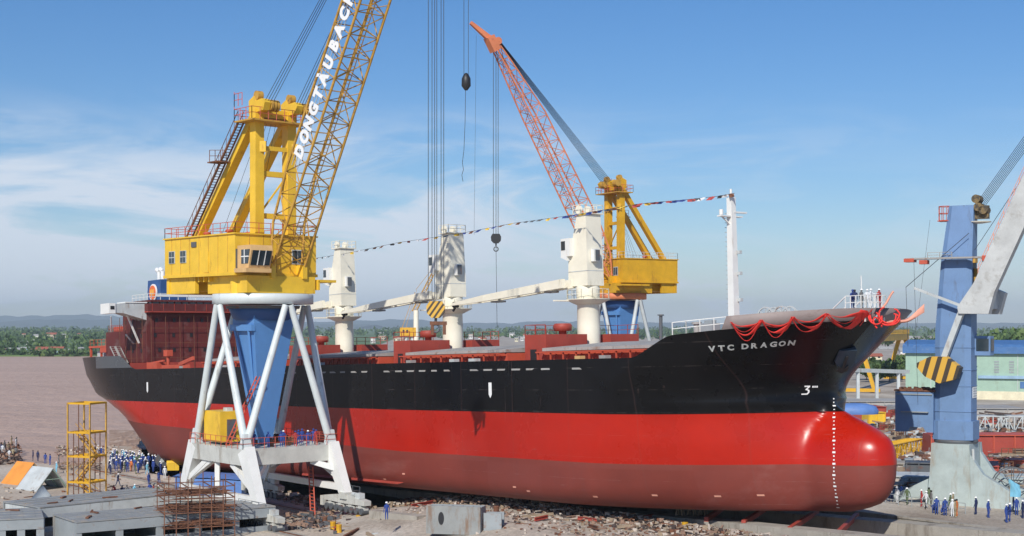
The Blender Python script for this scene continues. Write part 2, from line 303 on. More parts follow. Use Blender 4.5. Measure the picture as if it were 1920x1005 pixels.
# ------------------------------------------------------------------ houses
WALLS={'white':mat('white_render',(.72,.70,.66),.85),'cream':M['creamw'],'pink':mat('pink_render',(.66,.42,.38),.85),'blue':mat('pale_blue_render',(.36,.52,.64),.85),'tan':mat('tan_render',(.5,.40,.29),.85)}
ROOFS={'red tiled':mat('red_tile_roof',(.34,.10,.06),.85),'grey':mat('grey_sheet_roof',(.33,.33,.32),.8),'tan':mat('tan_roof',(.46,.36,.27),.85),'brown':mat('brown_roof',(.22,.14,.10),.85)}
HM={}
def house(loc,L_,W_,H,rz,wall,roof,label,group,cat='house'):
    e=empty('house',loc,rz,label,cat,group)
    b=MB(); b.box((0,0,H/2),(L_,W_,H)); b.add([(-L_/2,-W_/2,H),(-L_/2,W_/2,H),(-L_/2,0,H+W_*.3)],[(0,2,1)]); b.add([(L_/2,-W_/2,H),(L_/2,W_/2,H),(L_/2,0,H+W_*.3)],[(0,1,2)])
    b.build('wall',WALLS[wall],e)
    r=MB(); o=.5
    for s in (-1,1):
        z1=H-o*.3; z2=H+W_*.3
        r.add([(-L_/2-o,s*(W_/2+o),z1),(L_/2+o,s*(W_/2+o),z1),(L_/2+o,0,z2+.05),(-L_/2-o,0,z2+.05),(-L_/2-o,s*(W_/2+o),z1+.25),(L_/2+o,s*(W_/2+o),z1+.25),(L_/2+o,0,z2+.3),(-L_/2-o,0,z2+.3)],[(0,1,2,3),(7,6,5,4),(0,4,5,1),(1,5,6,2),(2,6,7,3),(3,7,4,0)])
    r.build('roof',ROOFS[roof],e,recalc=False)
    nw=max(2,int(L_/3)); fl=max(1,int(H/3))
    for f in range(fl):
        for k in range(nw):
            if nw*fl>14 and (k+f)%2: continue
            x=-L_/2+(k+.5)*L_/nw; wb=MB(); wb.box((x,-W_/2-.02,1.5+3*f),(1.3,.12,1.4)); wb.build('window',M['glass'],e)
    return e
def pxhouse(px,Y,wpx,hpx,wall,roof,label,group,z=3.2,rz=None):
    z=.9 if Y>960 else z; s=Y/F; p=Vector(((px-960)*s,Y,z)); L_=wpx*s; H=hpx*s*.72+(3.5 if Y>1150 and z<1 else 0)
    return house(p,L_,L_*.55,H,random.uniform(-.25,.25) if rz is None else rz,wall,roof,label,group)
G='houses on the far bank'
for a in [(80,1035,22,12,'pink','red tiled','pink gabled house with steep roof, nearest the far waterline'),(30,1030,30,8,'white','grey','long low white building under a grey roof on the far bank'),(47,1055,14,12,'blue','grey','pale blue block beside the long low building on the far bank'),
 (93,1072,9,12,'white','red tiled','narrow tall white house behind the pink gabled house'),(108,1080,24,9,'blue','red tiled','wide bluish house with red roof behind the pink gabled house'),(152,1065,8,12,'white','grey','square white house standing alone between trees left of the ship stern'),
 (68,1900,9,9,'white','grey','bright white house higher up the left far bank'),(84,2000,6,9,'white','red tiled','small white block with red roof higher up the far bank'),(45,2300,6,6,'cream','red tiled','little cream house among treetops at far left'),
 (97,2100,18,8,'tan','red tiled','long tan house with red roof near the far-bank skyline'),(120,2200,7,6,'cream','grey','cream house with grey roof near the far-bank skyline'),(148,2400,5,6,'white','red tiled','tiny white house on the skyline left of the stern'),
 (10,1075,12,7,'tan','brown','tan house with brown roof at the far left edge'),(130,1040,26,5,'white','grey','low white shed by the far bank trees'),(62,1040,14,8,'cream','brown','cream cottage with brown roof beside the pink gabled house'),(52,1350,5,5,'white','grey','very small white hut halfway up the far bank')]:
    pxhouse(*a,G)
G='village houses beyond the ship'
k=0
for px in [604,640,701,716,724,743,752]+[886,905,911,930,958,968,975,992,1024]:
    Y=random.uniform(1500,2500); wl=random.choice(['white','cream','tan','white']); rf=random.choice(['red tiled','grey','tan'])
    pxhouse(px+random.uniform(-5,5),Y,random.uniform(6,12),random.uniform(5,8),wl,rf,f'distant {wl} house with {rf} roof seen '+('left of the middle deck crane' if px<800 else 'right of the middle deck crane'),G)
G='town houses behind the yard'
TW=[(1868,560,50,22,'cream','tan','long cream building with tan hipped roof at the far right'),(1905,600,30,20,'pink','red tiled','pinkish house beside the long cream building at the right edge'),(1890,480,70,16,'tan','tan','wide low tan shed in front of the long cream building'),
 (1720,620,60,18,'cream','tan','cream hall with sloping tan roof behind the green warehouse'),(1690,560,22,14,'blue','grey','pale blue shed left of the yellow gantry leg'),(1742,470,26,10,'blue','grey','light blue kiosk above the warehouse roof'),
 (1700,900,26,9,'white','grey','white house with grey roof left of the blue mast, mid distance'),(1735,1000,30,9,'white','red tiled','white house with red roof left of the blue mast, further back'),(1660,1100,24,8,'white','grey','white block just behind the bow, far back'),
 (1879,1500,22,10,'white','grey','white tank-like block on the skyline right of the blue mast'),(1850,430,26,10,'blue','grey','small pale blue building right of the blue mast'),(1630,520,30,12,'white','grey','white building showing under the bow flare'),
 (1690,1500,40,6,'tan','grey','long tan warehouse near the skyline behind the bow'),(1640,760,24,9,'cream','red tiled','cream house with red roof under the bow flare'),(1765,760,20,9,'tan','brown','tan house with brown roof partly behind the blue mast'),
 (1712,720,20,8,'white','brown','white house with brown roof behind the gantry beam'),(1860,900,22,8,'white','red tiled','white house with red roof beside the big trees at right'),(1915,1000,20,8,'cream','grey','cream house at the right edge of the skyline'),(1270,1800,16,6,'white','grey','white shed on the skyline behind the forecastle rail'),(1310,2000,20,5,'tan','red tiled','tan shed with red roof behind the forecastle rail')]
for a in TW: pxhouse(*a,G,z=3.0)
i=0
for px,Y,h,r,lab in [(1868,620,13,8,'broad dark tree on the skyline right of the blue mast'),(1885,640,16,10,'tallest dark tree on the skyline right of the blue mast'),(1905,610,15,9,'full dark tree near the right edge of the skyline'),(1925,600,15,9,'dark tree cut by the right edge of the photo'),(1870,450,6,4.5,'round bright bush in front of the tan shed'),
  (1745,440,7,4.5,'green tree left of the blue mast above the warehouse roof'),(1730,445,6,4,'smaller green tree left of the blue mast'),(1690,500,7,5,'leafy tree beside the yellow gantry leg'),(1640,450,6,5,'low tree behind the pipe bridge under the bow flare'),(1668,455,6,5,'bushy tree behind the pipe bridge beside the gantry'),(1625,470,7,5,'leafy tree between gantry legs under the bow'),
  (1718,900,10,6,'tree among the white houses behind the gantry'),(1660,1150,10,8,'distant tree on the skyline right of the bow tip'),(1848,540,9,5,'tree directly right of the blue mast'),(1752,780,11,7,'tree against the left side of the blue mast')]:
    tree(((px-960)/F*Y,Y,3),h,r,0,lab,'trees behind the yard')
# ------------------------------------------------------------------ the ship
def hull_mat():
    m=D.materials.new('hull_paint'); m.use_nodes=True; n=m.node_tree.nodes; l=m.node_tree.links; p=n['Principled BSDF']
    t=n.new('ShaderNodeTexCoord'); s=n.new('ShaderNodeSeparateXYZ'); l.new(t.outputs['Object'],s.inputs[0])
    def mt(op,a,b=0,c=None):
        q=n.new('ShaderNodeMath'); q.operation=op
        for i,v in enumerate((a,b,c)):
            if v is None: continue
            if isinstance(v,(int,float)): q.inputs[i].default_value=v
            else: l.new(v,q.inputs[i])
        return q.outputs[0]
    aft=mt('MAXIMUM',mt('ADD',mt('MULTIPLY',s.outputs[0],-1),-40),0)
    zb=mt('SUBTRACT',s.outputs[2],mt('ADD',mt('MULTIPLY',aft,.0062),8.68)); zr=mt('SUBTRACT',s.outputs[2],mt('ADD',mt('MULTIPLY',aft,.026),4.2))
    def noise(sc,det=6,scale=(1,1,1)):
        mp=n.new('ShaderNodeMapping'); mp.inputs['Scale'].default_value=scale; l.new(t.outputs['Object'],mp.inputs[0])
        a=n.new('ShaderNodeTexNoise'); a.inputs['Scale'].default_value=sc; a.inputs['Detail'].default_value=det; a.inputs['Roughness'].default_value=.65; l.new(mp.outputs[0],a.inputs['Vector']); return a.outputs['Fac']
    n1=noise(.12,8,(1,1,1)); n2=noise(.5,8,(1,1,.12)); n3=noise(1.5,5)
    def ramp(v,a,b,lo=0,hi=1):
        r=n.new('ShaderNodeMapRange'); r.inputs['From Min'].default_value=a; r.inputs['From Max'].default_value=b; r.inputs['To Min'].default_value=lo; r.inputs['To Max'].default_value=hi; l.new(v,r.inputs['Value']); return r.outputs[0]
    def mixc(f,a,b):
        x=n.new('ShaderNodeMix'); x.data_type='RGBA'; l.new(f,x.inputs['Factor']) if not isinstance(f,float) else None
        for v,i in ((a,6),(b,7)):
            if isinstance(v,tuple): x.inputs[i].default_value=v+(1,)
            else: l.new(v,x.inputs[i])
        return x.outputs[2]
    v=ramp(n1,.35,.65)
    # vertical plate seams every 8.3 m and welded strakes every 2.05 m, only faintly lighter or darker
    fx=mt('ABSOLUTE',mt('SUBTRACT',mt('FRACT',mt('DIVIDE',s.outputs[0],8.3)),.5)); sx=ramp(fx,.0,.011,1,0)
    fz=mt('ABSOLUTE',mt('SUBTRACT',mt('FRACT',mt('DIVIDE',mt('ADD',s.outputs[2],.4),2.05)),.5)); sz=mt('MULTIPLY',ramp(fz,.0,.012,1,0),ramp(n2,.5,.62))
    plate=n.new('ShaderNodeTexWhiteNoise'); cv=n.new('ShaderNodeCombineXYZ'); l.new(mt('FLOOR',mt('DIVIDE',s.outputs[0],8.3)),cv.inputs[0]); l.new(mt('FLOOR',mt('DIVIDE',mt('ADD',s.outputs[2],.4),4.1)),cv.inputs[1]); l.new(cv.outputs[0],plate.inputs['Vector'])
    brown=mixc(v,(.165,.030,.020),(.225,.042,.028)); brown=mixc(mt('MULTIPLY',plate.outputs['Value'],.35),brown,(.24,.07,.058))
    red=mixc(v,(.36,.0085,.0015),(.46,.013,.0025)); red=mixc(mt('MULTIPLY',plate.outputs['Value'],.12),red,(.42,.03,.02))
    blk=mixc(v,(.004,.004,.0045),(.008,.0075,.008))
    streak=mt('MULTIPLY',ramp(n2,.58,.75),.35)
    brown=mixc(streak,brown,(.14,.05,.045)); blk=mixc(mt('MULTIPLY',streak,.25),blk,(.03,.025,.025))
    top=mixc(mt('GREATER_THAN',zb,0),red,blk); col=mixc(mt('GREATER_THAN',zr,0),brown,top)
    chalk=mt('MULTIPLY',ramp(noise(.22,9,(.25,1,1)),.56,.70),mt('LESS_THAN',zr,.0)); col=mixc(mt('MULTIPLY',chalk,.16),col,(.42,.25,.22))
    runs=mt('MULTIPLY',ramp(noise(2.2,4,(1,1,.06)),.66,.80),ramp(noise(.3,3),.45,.6)); col=mixc(mt('MULTIPLY',runs,.30),col,(.36,.24,.22))
    scuff=ramp(noise(1.1,8,(.18,1,1.2)),.70,.76); col=mixc(mt('MULTIPLY',scuff,.28),col,(.5,.42,.4))
    col=mixc(mt('MULTIPLY',sz,.22),col,(.5,.42,.40)); col=mixc(mt('MULTIPLY',sx,.15),col,(.16,.08,.07))
    # bare grey plating high on the poop
    gp=mt('MULTIPLY',mt('MULTIPLY',mt('LESS_THAN',s.outputs[0],-108.5),mt('GREATER_THAN',s.outputs[0],-123.5)),mt('GREATER_THAN',s.outputs[2],14.0)); col=mixc(mt('MULTIPLY',gp,.85),col,(.10,.11,.12))
    l.new(col,p.inputs['Base Color'])
    rg=mt('ADD',ramp(n1,.3,.7,.22,.34),mt('MULTIPLY',mt('LESS_THAN',zr,0),.28)); l.new(rg,p.inputs['Roughness']); l.new(mt('ADD',mt('MULTIPLY',mt('GREATER_THAN',zb,0),-.2),.36),p.inputs['Specular IOR Level'])
    b1=n.new('ShaderNodeBump'); b1.inputs['Strength'].default_value=.35; b1.inputs['Distance'].default_value=.05
    hh=mt('ADD',mt('MULTIPLY',noise(.35,3),.9),mt('ADD',mt('MULTIPLY',sx,-.15),mt('MULTIPLY',fz,.1))); l.new(hh,b1.inputs['Height']); l.new(b1.outputs[0],p.inputs['Normal'])
    return m
ship=empty('cargo_ship',(OX,OZ,4.1),(0,-.033,YAW),'huge bulk cargo ship with black and red hull being launched stern first','cargo ship')
XE=[(0,9.86),(.3,11.24),(.7,12.59),(1.2,13.26),(2,13.82),(3,14.13),(4.5,14.27),(5.5,14.17),(6.2,13.85),(6.8,13.25),(7.3,12.37),(7.8,11.24),(8.3,10.0),(8.8,8.9),(9.3,8.1),(9.9,7.6),(10.6,7.45),(11.8,7.9),(13.2,9.18),(14.7,10.7),(16.4,12.54),(17.6,13.8)]
XS=[(0,-126.5),(2,-127.5),(4.5,-130),(6.5,-132),(8,-134.5),(9.2,-135.8),(10,-136.4),(16,-137)]
def xend(z): return sum(interp(z+d*(1 if 6.5<z<16 else .25),XE) for d in (-.5,-.25,0,.25,.5))/5 if z>.5 else interp(z,XE)
def bB(z):
    Rb=1.9
    return 13.0 if z>=Rb else 13.0-Rb+math.sqrt(max(0,Rb*Rb-(Rb-z)**2))
def half(x,z):
    B=bB(z); xe=xend(z); xm=7.8 if z<9.6 else xe; LE=interp(z,[(0,25),(2,22),(4,20),(6,18.5),(7,18),(8,17.5),(9,16.9),(10,16),(11,15),(12,14.2),(13,13.6),(14,13.2),(17.5,12.5)])
    s=min(1,max(0,(xm-x)/LE)); q=interp(z,[(0,1.25),(3,1.36),(5,1.40),(7,1.42),(8,1.43),(9,1.45),(10,1.48),(11,1.54),(12,1.61),(13,1.68),(15,1.84),(17.5,2.0)])
    f=B*(1-(1-s)**1.95)**(1/q)
    if z<8.9:
        wv=3.25*math.sqrt(max(0,1-((z-3.9)/4.6)**2)); d=min(1,max(0,(xe-x)/6.6)); g=wv*math.sqrt(max(0,1-(1-d)**2))
        f=(f**2.4+g**2.4)**(1/2.4)
    sr=interp(z,[(0,.3),(5,.6),(8,1.0),(11,.9),(15,.5),(17.5,.9)]); dd_=min(1,max(0,(xe-x)/1.3)); g2=sr*math.sqrt(max(0,1-(1-dd_)**2)); f=(f**3+g2**3)**(1/3)
    xa=interp(z,XS); he=interp(z,[(0,.3),(7.5,.4),(9,3.5),(10,6.2),(13,8.3),(16,9.0)]); LA=interp(z,[(0,38),(4.5,31),(7.2,27),(10,24),(14,21)])
    s=min(1,max(0,(x-xa)/LA)); a=he+(B-he)*(1-(1-s)**1.9)**(1/1.25)
    f=min(f,a) if x<-60 else f
    return min(f,B)
def ztop(x): return interp(x,[(-139,15.8),(-113.5,15.8),(-112,15.3),(-109.5,14.1),(-108,13.75),(-3.6,13.75),(-2.9,13.95),(.0,15.3),(.8,15.6),(12.5,16.5),(15,16.6)])
NU=230; lev=[0,.08,.25,.5,.8,1.15,1.55,1.95]+[1.95+.35*i for i in range(1,23)]; lev=[z for z in lev if z<9.7]+[9.8+.45*i for i in range(5)]+[12.0]
NV=len(lev)+12
def hullpt(u,v):
    e=.5-.5*math.cos(math.pi*u/NU); uu=.45*u/NU+.55*e
    if v<len(lev): z=lev[v]; x=interp(z,XS)+(xend(z)-interp(z,XS))*uu
    else:
        k=(v-len(lev)+1)/12; z=12+3*k
        for _ in range(5): x=interp(z,XS)+(xend(z)-interp(z,XS))*uu; z=12+(ztop(x)-12)*k
    return x,half(x,z),z
b=MB(); grid=[[hullpt(u,v) for u in range(NU+1)] for v in range(NV)]
vs=[(x,-y,z) for row in grid for x,y,z in row]+[(x,y,z) for row in grid for x,y,z in row]; n1=NV*(NU+1); fs=[]
for v in range(NV-1):
    for u in range(NU):
        a=v*(NU+1)+u; fs.append((a,a+1,a+NU+2,a+NU+1)); c=a+n1; fs.append((c,c+NU+1,c+NU+2,c+1))
b.add(vs,fs,0,True)
b.add([grid[0][u][:1]+(-grid[0][u][1],0) for u in range(NU+1)]+[grid[0][u][:1]+(grid[0][u][1],0) for u in range(NU+1)],[(u,u+NU+1,u+NU+2,u+1) for u in range(NU)],0)
b.add([(grid[v][0][0],-grid[v][0][1],grid[v][0][2]) for v in range(NV)]+[(grid[v][0][0],grid[v][0][1],grid[v][0][2]) for v in range(NV)],[(v,v+1,v+1+NV,v+NV) for v in range(NV-1)],0)
HULL=hull_mat(); hull=b.build('hull',HULL,ship)
md=hull.modifiers.new('weld','WELD'); md.merge_threshold=.004
# decks
def zdeck(x): return 14.7 if x<-110 else (12.65 if x<-1.5 else ztop(x)-.12)
b=MB(); xs=[-136.6]+[-136+2*i for i in range(13)]+[-110.02,-109.98]+[-108+2*i for i in range(53)]+[-1.52,-1.48]+[i for i in range(0,12)]+[11.6,12.1]
vs=[];fs=[]
for x in xs:
    z=zdeck(x); y=max(.05,half(x,z)-.04); vs+=[(x,-y,z),(x,y,z)]
for i in range(len(xs)-1): fs.append((2*i,2*i+2,2*i+3,2*i+1))
b.add(vs,fs); b.build('deck',M['redox'],ship)
def S(x,y,z):   # ship local -> world
    return Matrix.Translation((OX,OZ,4.1))@Matrix.Rotation(YAW,4,'Z')@Matrix.Rotation(-.033,4,'Y')@Vector((x,y,z))
def xfor(px,z):
    lo,hi=-130,14
    for _ in range(40):
        m_=(lo+hi)/2; p=S(m_,-half(m_,z),z)
        if 960+F*p.x/p.y<px: lo=m_
        else: hi=m_
    return lo
def zfor(px,py):
    z=10
    for _ in range(8): x=xfor(px,z); p=S(x,-half(x,z),z); z+=(EYE-(py-612)*p.y/F)-p.z
    return x,z
# forecastle bulwark above the black
b=MB(); x0_=xfor(1356,15.8); x1_=xend(16.52)-.04; st=[x0_,xfor(1376,16)]; st+= [st[1]+(x1_-st[1])*(1-(1-(i+1)/24)**1.5) for i in range(24)]
for sgn in (-1,1):
    vs=[];fs=[]
    for i,x in enumerate(st):
        z0=ztop(x)-.02; z1=z0+(1.05 if i else .05); x1=x+(0 if i<2 else (x-st[1])/(x1_-st[1])*(xend(17.55)-.04-x1_))
        y0=half(x,z0)+.05; xx1=min(x1,xend(z1)-.03); y1=half(xx1,min(z1,17.5))+.05
        
        vs+=[(x,sgn*y0,z0),(xx1,sgn*y1,z1),(xx1,sgn*max(.02,y1-.12),z1),(x,sgn*max(.02,y0-.12),z0)]
    for i in range(len(st)-1):
        a=4*i
        for k in range(3): fs.append((a+k,a+k+4,a+k+5,a+k+1) if sgn<0 else (a+k,a+k+1,a+k+5,a+k+4))
    b.add(vs,fs,0,True)
M['bulwark']=mat('grey_brown_bulwark',(.26,.21,.20),.6,dirt=(.16,.11,.1),dirt_amt=.3)
b.build('bulwark',M['bulwark'],ship)
# text and marks lie on the hull skin
def onhull(me,name,x0,z0,m,mirror=False,shear=0,off=.03):
    for v in me.vertices:
        x=x0+v.co.x; z=z0+v.co.y+shear*v.co.x; e=off+max(0,v.co.z); v.co=(x,-(half(x,z)+e),z)
    me.materials.clear(); me.materials.append(m)
    o=D.objects.new(name,me); C.collection.objects.link(o); o.parent=ship; return o
def densify(me,n=1):
    bm=bmesh.new(); bm.from_mesh(me); bmesh.ops.triangulate(bm,faces=bm.faces)
    for _ in range(n): bmesh.ops.subdivide_edges(bm,edges=[e for e in bm.edges if e.calc_length()>.25],cuts=1)
    bmesh.ops.triangulate(bm,faces=bm.faces); bm.to_mesh(me); bm.free(); return me
def tmark(s,size,x0,z0,sx=1,bold=.02,name='lettering',m=None,shear=0,sp=1.0,off=.03):
    me=text_mesh(s,size,bold,.0)
    for v in me.vertices: v.co.x*=sx
    return onhull(densify(me,2),name,x0,z0,m or M['signw'],shear=shear,off=off)
HP=lambda x,z:Vector((x,-half(x,z),z))
def hframe(x,z):
    o=HP(x,z); du=(HP(x+.15,z)-HP(x-.15,z)).normalized(); dw=HP(x,z+.15)-HP(x,z-.15); dw=(dw-du*dw.dot(du)).normalized(); nr=du.cross(dw).normalized(); return o,du,dw,(nr if nr.y<0 else -nr)
def rigid(me,name,x,z,m,off=.05,sc=1):
    o,du,dw,nr=hframe(x,z)
    for v in me.vertices: v.co=o+du*v.co.x*sc+dw*v.co.y*sc+nr*off
    me.materials.clear(); me.materials.append(m); ob=D.objects.new(name,me); C.collection.objects.link(ob); ob.parent=ship; return ob
nm_px=[('V',1335),('T',1353),('C',1370),('D',1397),('R',1414.5),('A',1432),('G',1450),('O',1466.5),('N',1484)]
for ch,px in nm_px:
    f=(px-1335)/149; x,z=zfor(px,653.5-11.5*f); me=text_mesh(ch,.80,.035,0); xs_=[v.co.x for v in me.vertices]; ys_=[v.co.y for v in me.vertices]; cx_,cy_=(min(xs_)+max(xs_))/2,(min(ys_)+max(ys_))/2; o_,du_,dw_,nr_=hframe(x,z); p0_=S(*(o_-du_*.5)); p1_=S(*(o_+du_*.5)); pxm=F*(p1_.x/p1_.y-p0_.x/p0_.y); wd=(13.2 if ch in 'VDAGON' else 12.4)/pxm
    for v in me.vertices: v.co.x=(v.co.x-cx_)/(max(xs_)-min(xs_))*wd; v.co.y-=cy_
    rigid(me,'name_letter',x,z,M['lgrey'],.06)
def rpatch(poly,name,x,z,m,off=.05):
    me=D.meshes.new(name); me.from_pydata([(a,c,0) for a,c in poly],[],[tuple(range(len(poly)))]); return rigid(me,name,x,z,m,off)
def patch(poly,name,x0,z0,m,off=.03):
    me=D.meshes.new(name); me.from_pydata([(x,z,0) for x,z in poly],[],[tuple(range(len(poly)))]); return onhull(densify(me,2),name,x0,z0,m,off=off)
arrow=[(-.25,1.55),(.25,1.55),(.25,.35),(0,0),(-.25,.35)]
patch(arrow,'tug_mark',-24.2,10.05,M['signw']); patch(arrow,'tug_mark',-104,10.3,M['signw'])
z_=[(0,1),(.75,1),(.75,.85),(.42,.62),(.7,.5),(.72,.25),(.45,0),(-.35,0),(-.35,.14),(.35,.14),(.5,.3),(.45,.45),(.1,.55),(.45,.86),(0,.86)]
xb,zb_=zfor(1512,731); rpatch([(x*.75-.3,y*.8-.4) for x,y in z_],'bulb_mark',xb,zb_,M['signw'],.16)
for k in range(3): rpatch([(.5+.2*k,.2),(.64+.2*k,.2),(.64+.2*k,.36),(.5+.2*k,.36)],'bulb_mark',xb,zb_,M['signw'],.12)
for k in range(46):
    zz_=.5+.32*k; x=xfor(1564+3*max(0,(3-zz_)),zz_)
    if zz_>9.9: break
    rpatch([(-.07,-.06),(.07,-.06),(.07,.06),(-.07,.06)] if k%3 else [(-.14,-.08),(.14,-.08),(.14,.08),(-.14,.08)],'draught_mark',x,zz_,M['signw'],.05)
for k in range(26):
    x=-68+2.25*k
    if k%7 in (3,): continue
    patch([(0,0),(random.uniform(.8,1.5),0),(random.uniform(.8,1.5),.17),(0,.17)],'freeing_port',x,12.78,M['deckgrey'],off=.02)
for x,z in ((-40,1.7),(-44,.9),(-21,1.3),(-19,1.0),(-10,.95),(-4,1.3),(1,1.3),(4,1.4)): patch([(0,0),(.5,0),(.5,.16),(0,.16)],'docking_plug',x,z,M['pink'],off=.02)
# bilge keel
b=MB()
for a,c in ((-62,-51.5),(-51,-40)):
    b.prism([(a,0),(c,0),(c-1.2,.45),(a+.6,.45)],0,.05,lambda u,v,w_:(u,-12.55-v*.8,.85-v*.6+w_))
b.build('bilge_keel',M['redox'],ship,recalc=True)
# anchor pocket and anchor
for s in (-1,):
    xa,za=zfor(1583,672); HP=lambda x,z:Vector((x,-half(x,z),z)); o_=HP(xa,za); du=(HP(xa+.3,za)-HP(xa-.3,za)).normalized(); dw=(HP(xa,za+.3)-HP(xa,za-.3)); dw=(dw-du*dw.dot(du)).normalized(); nr=du.cross(dw).normalized(); nr=nr if nr.y<0 else -nr; b=MB()
    fr=lambda u,v,w_: o_+du*u+dw*v+nr*w_
    b.prism([(-.9,1.1),(.8,1.1),(1.0,-.7),(.45,-1.15),(-.35,-1.0),(-.9,-.2)],-.4,.22,fr); o=b.build('anchor_pocket',mat('pocket_blue_black',(.03,.05,.075),.3),ship,recalc=True)
    a=MB(); fr2=lambda u,v,w_: o_+du*u+dw*(v-.3)+nr*(.22+w_)
    a.prism([(-.1,.8),(.1,.8),(.1,-.6),(.45,-.3),(.55,-.8),(0,-1.1),(-.55,-.8),(-.45,-.3),(-.1,-.6)],0,.2,fr2); a.build('anchor',M['black'],o,recalc=True)
# hatches
G1=[(-21.2,-5.5),(-45.3,-27),(-69.3,-51),(-94,-75)]
for x0,x1 in G1:
    cx=(x0+x1)/2; b=MB(); b.box((cx,0,13.6),(x1-x0,17,1.9))
    for k in range(int((x1-x0)/1.9)+1):
        x=x0+1.9*k+.2
        for s in (-1,1): b.bar((x,s*8.6,14.3),(x,s*9.4,12.7),.12,.12); b.bar((x,s*9.35,12.7),(x,s*9.35,14.45),.13,.13)
    for s in (-1,1): b.box((cx,s*9.2,14.5),(x1-x0,.75,.12)); b.box((cx,s*9.35,13.1),(x1-x0,.1,.1))
    c=b.build('hatch_coaming',M['redrail'],ship)
    b=MB(); n=3
    for k in range(n):
        l=(x1-x0)/n; b.prism([(-8.7,0),(8.7,0),(8.7,.3),(0,.85),(-8.7,.3)],x0+k*l+.05,x0+(k+1)*l-.05,lambda u,v,w_:(w_,u,14.62+v))
    b.build('hatch_cover',M['deckgrey'],ship,recalc=True)
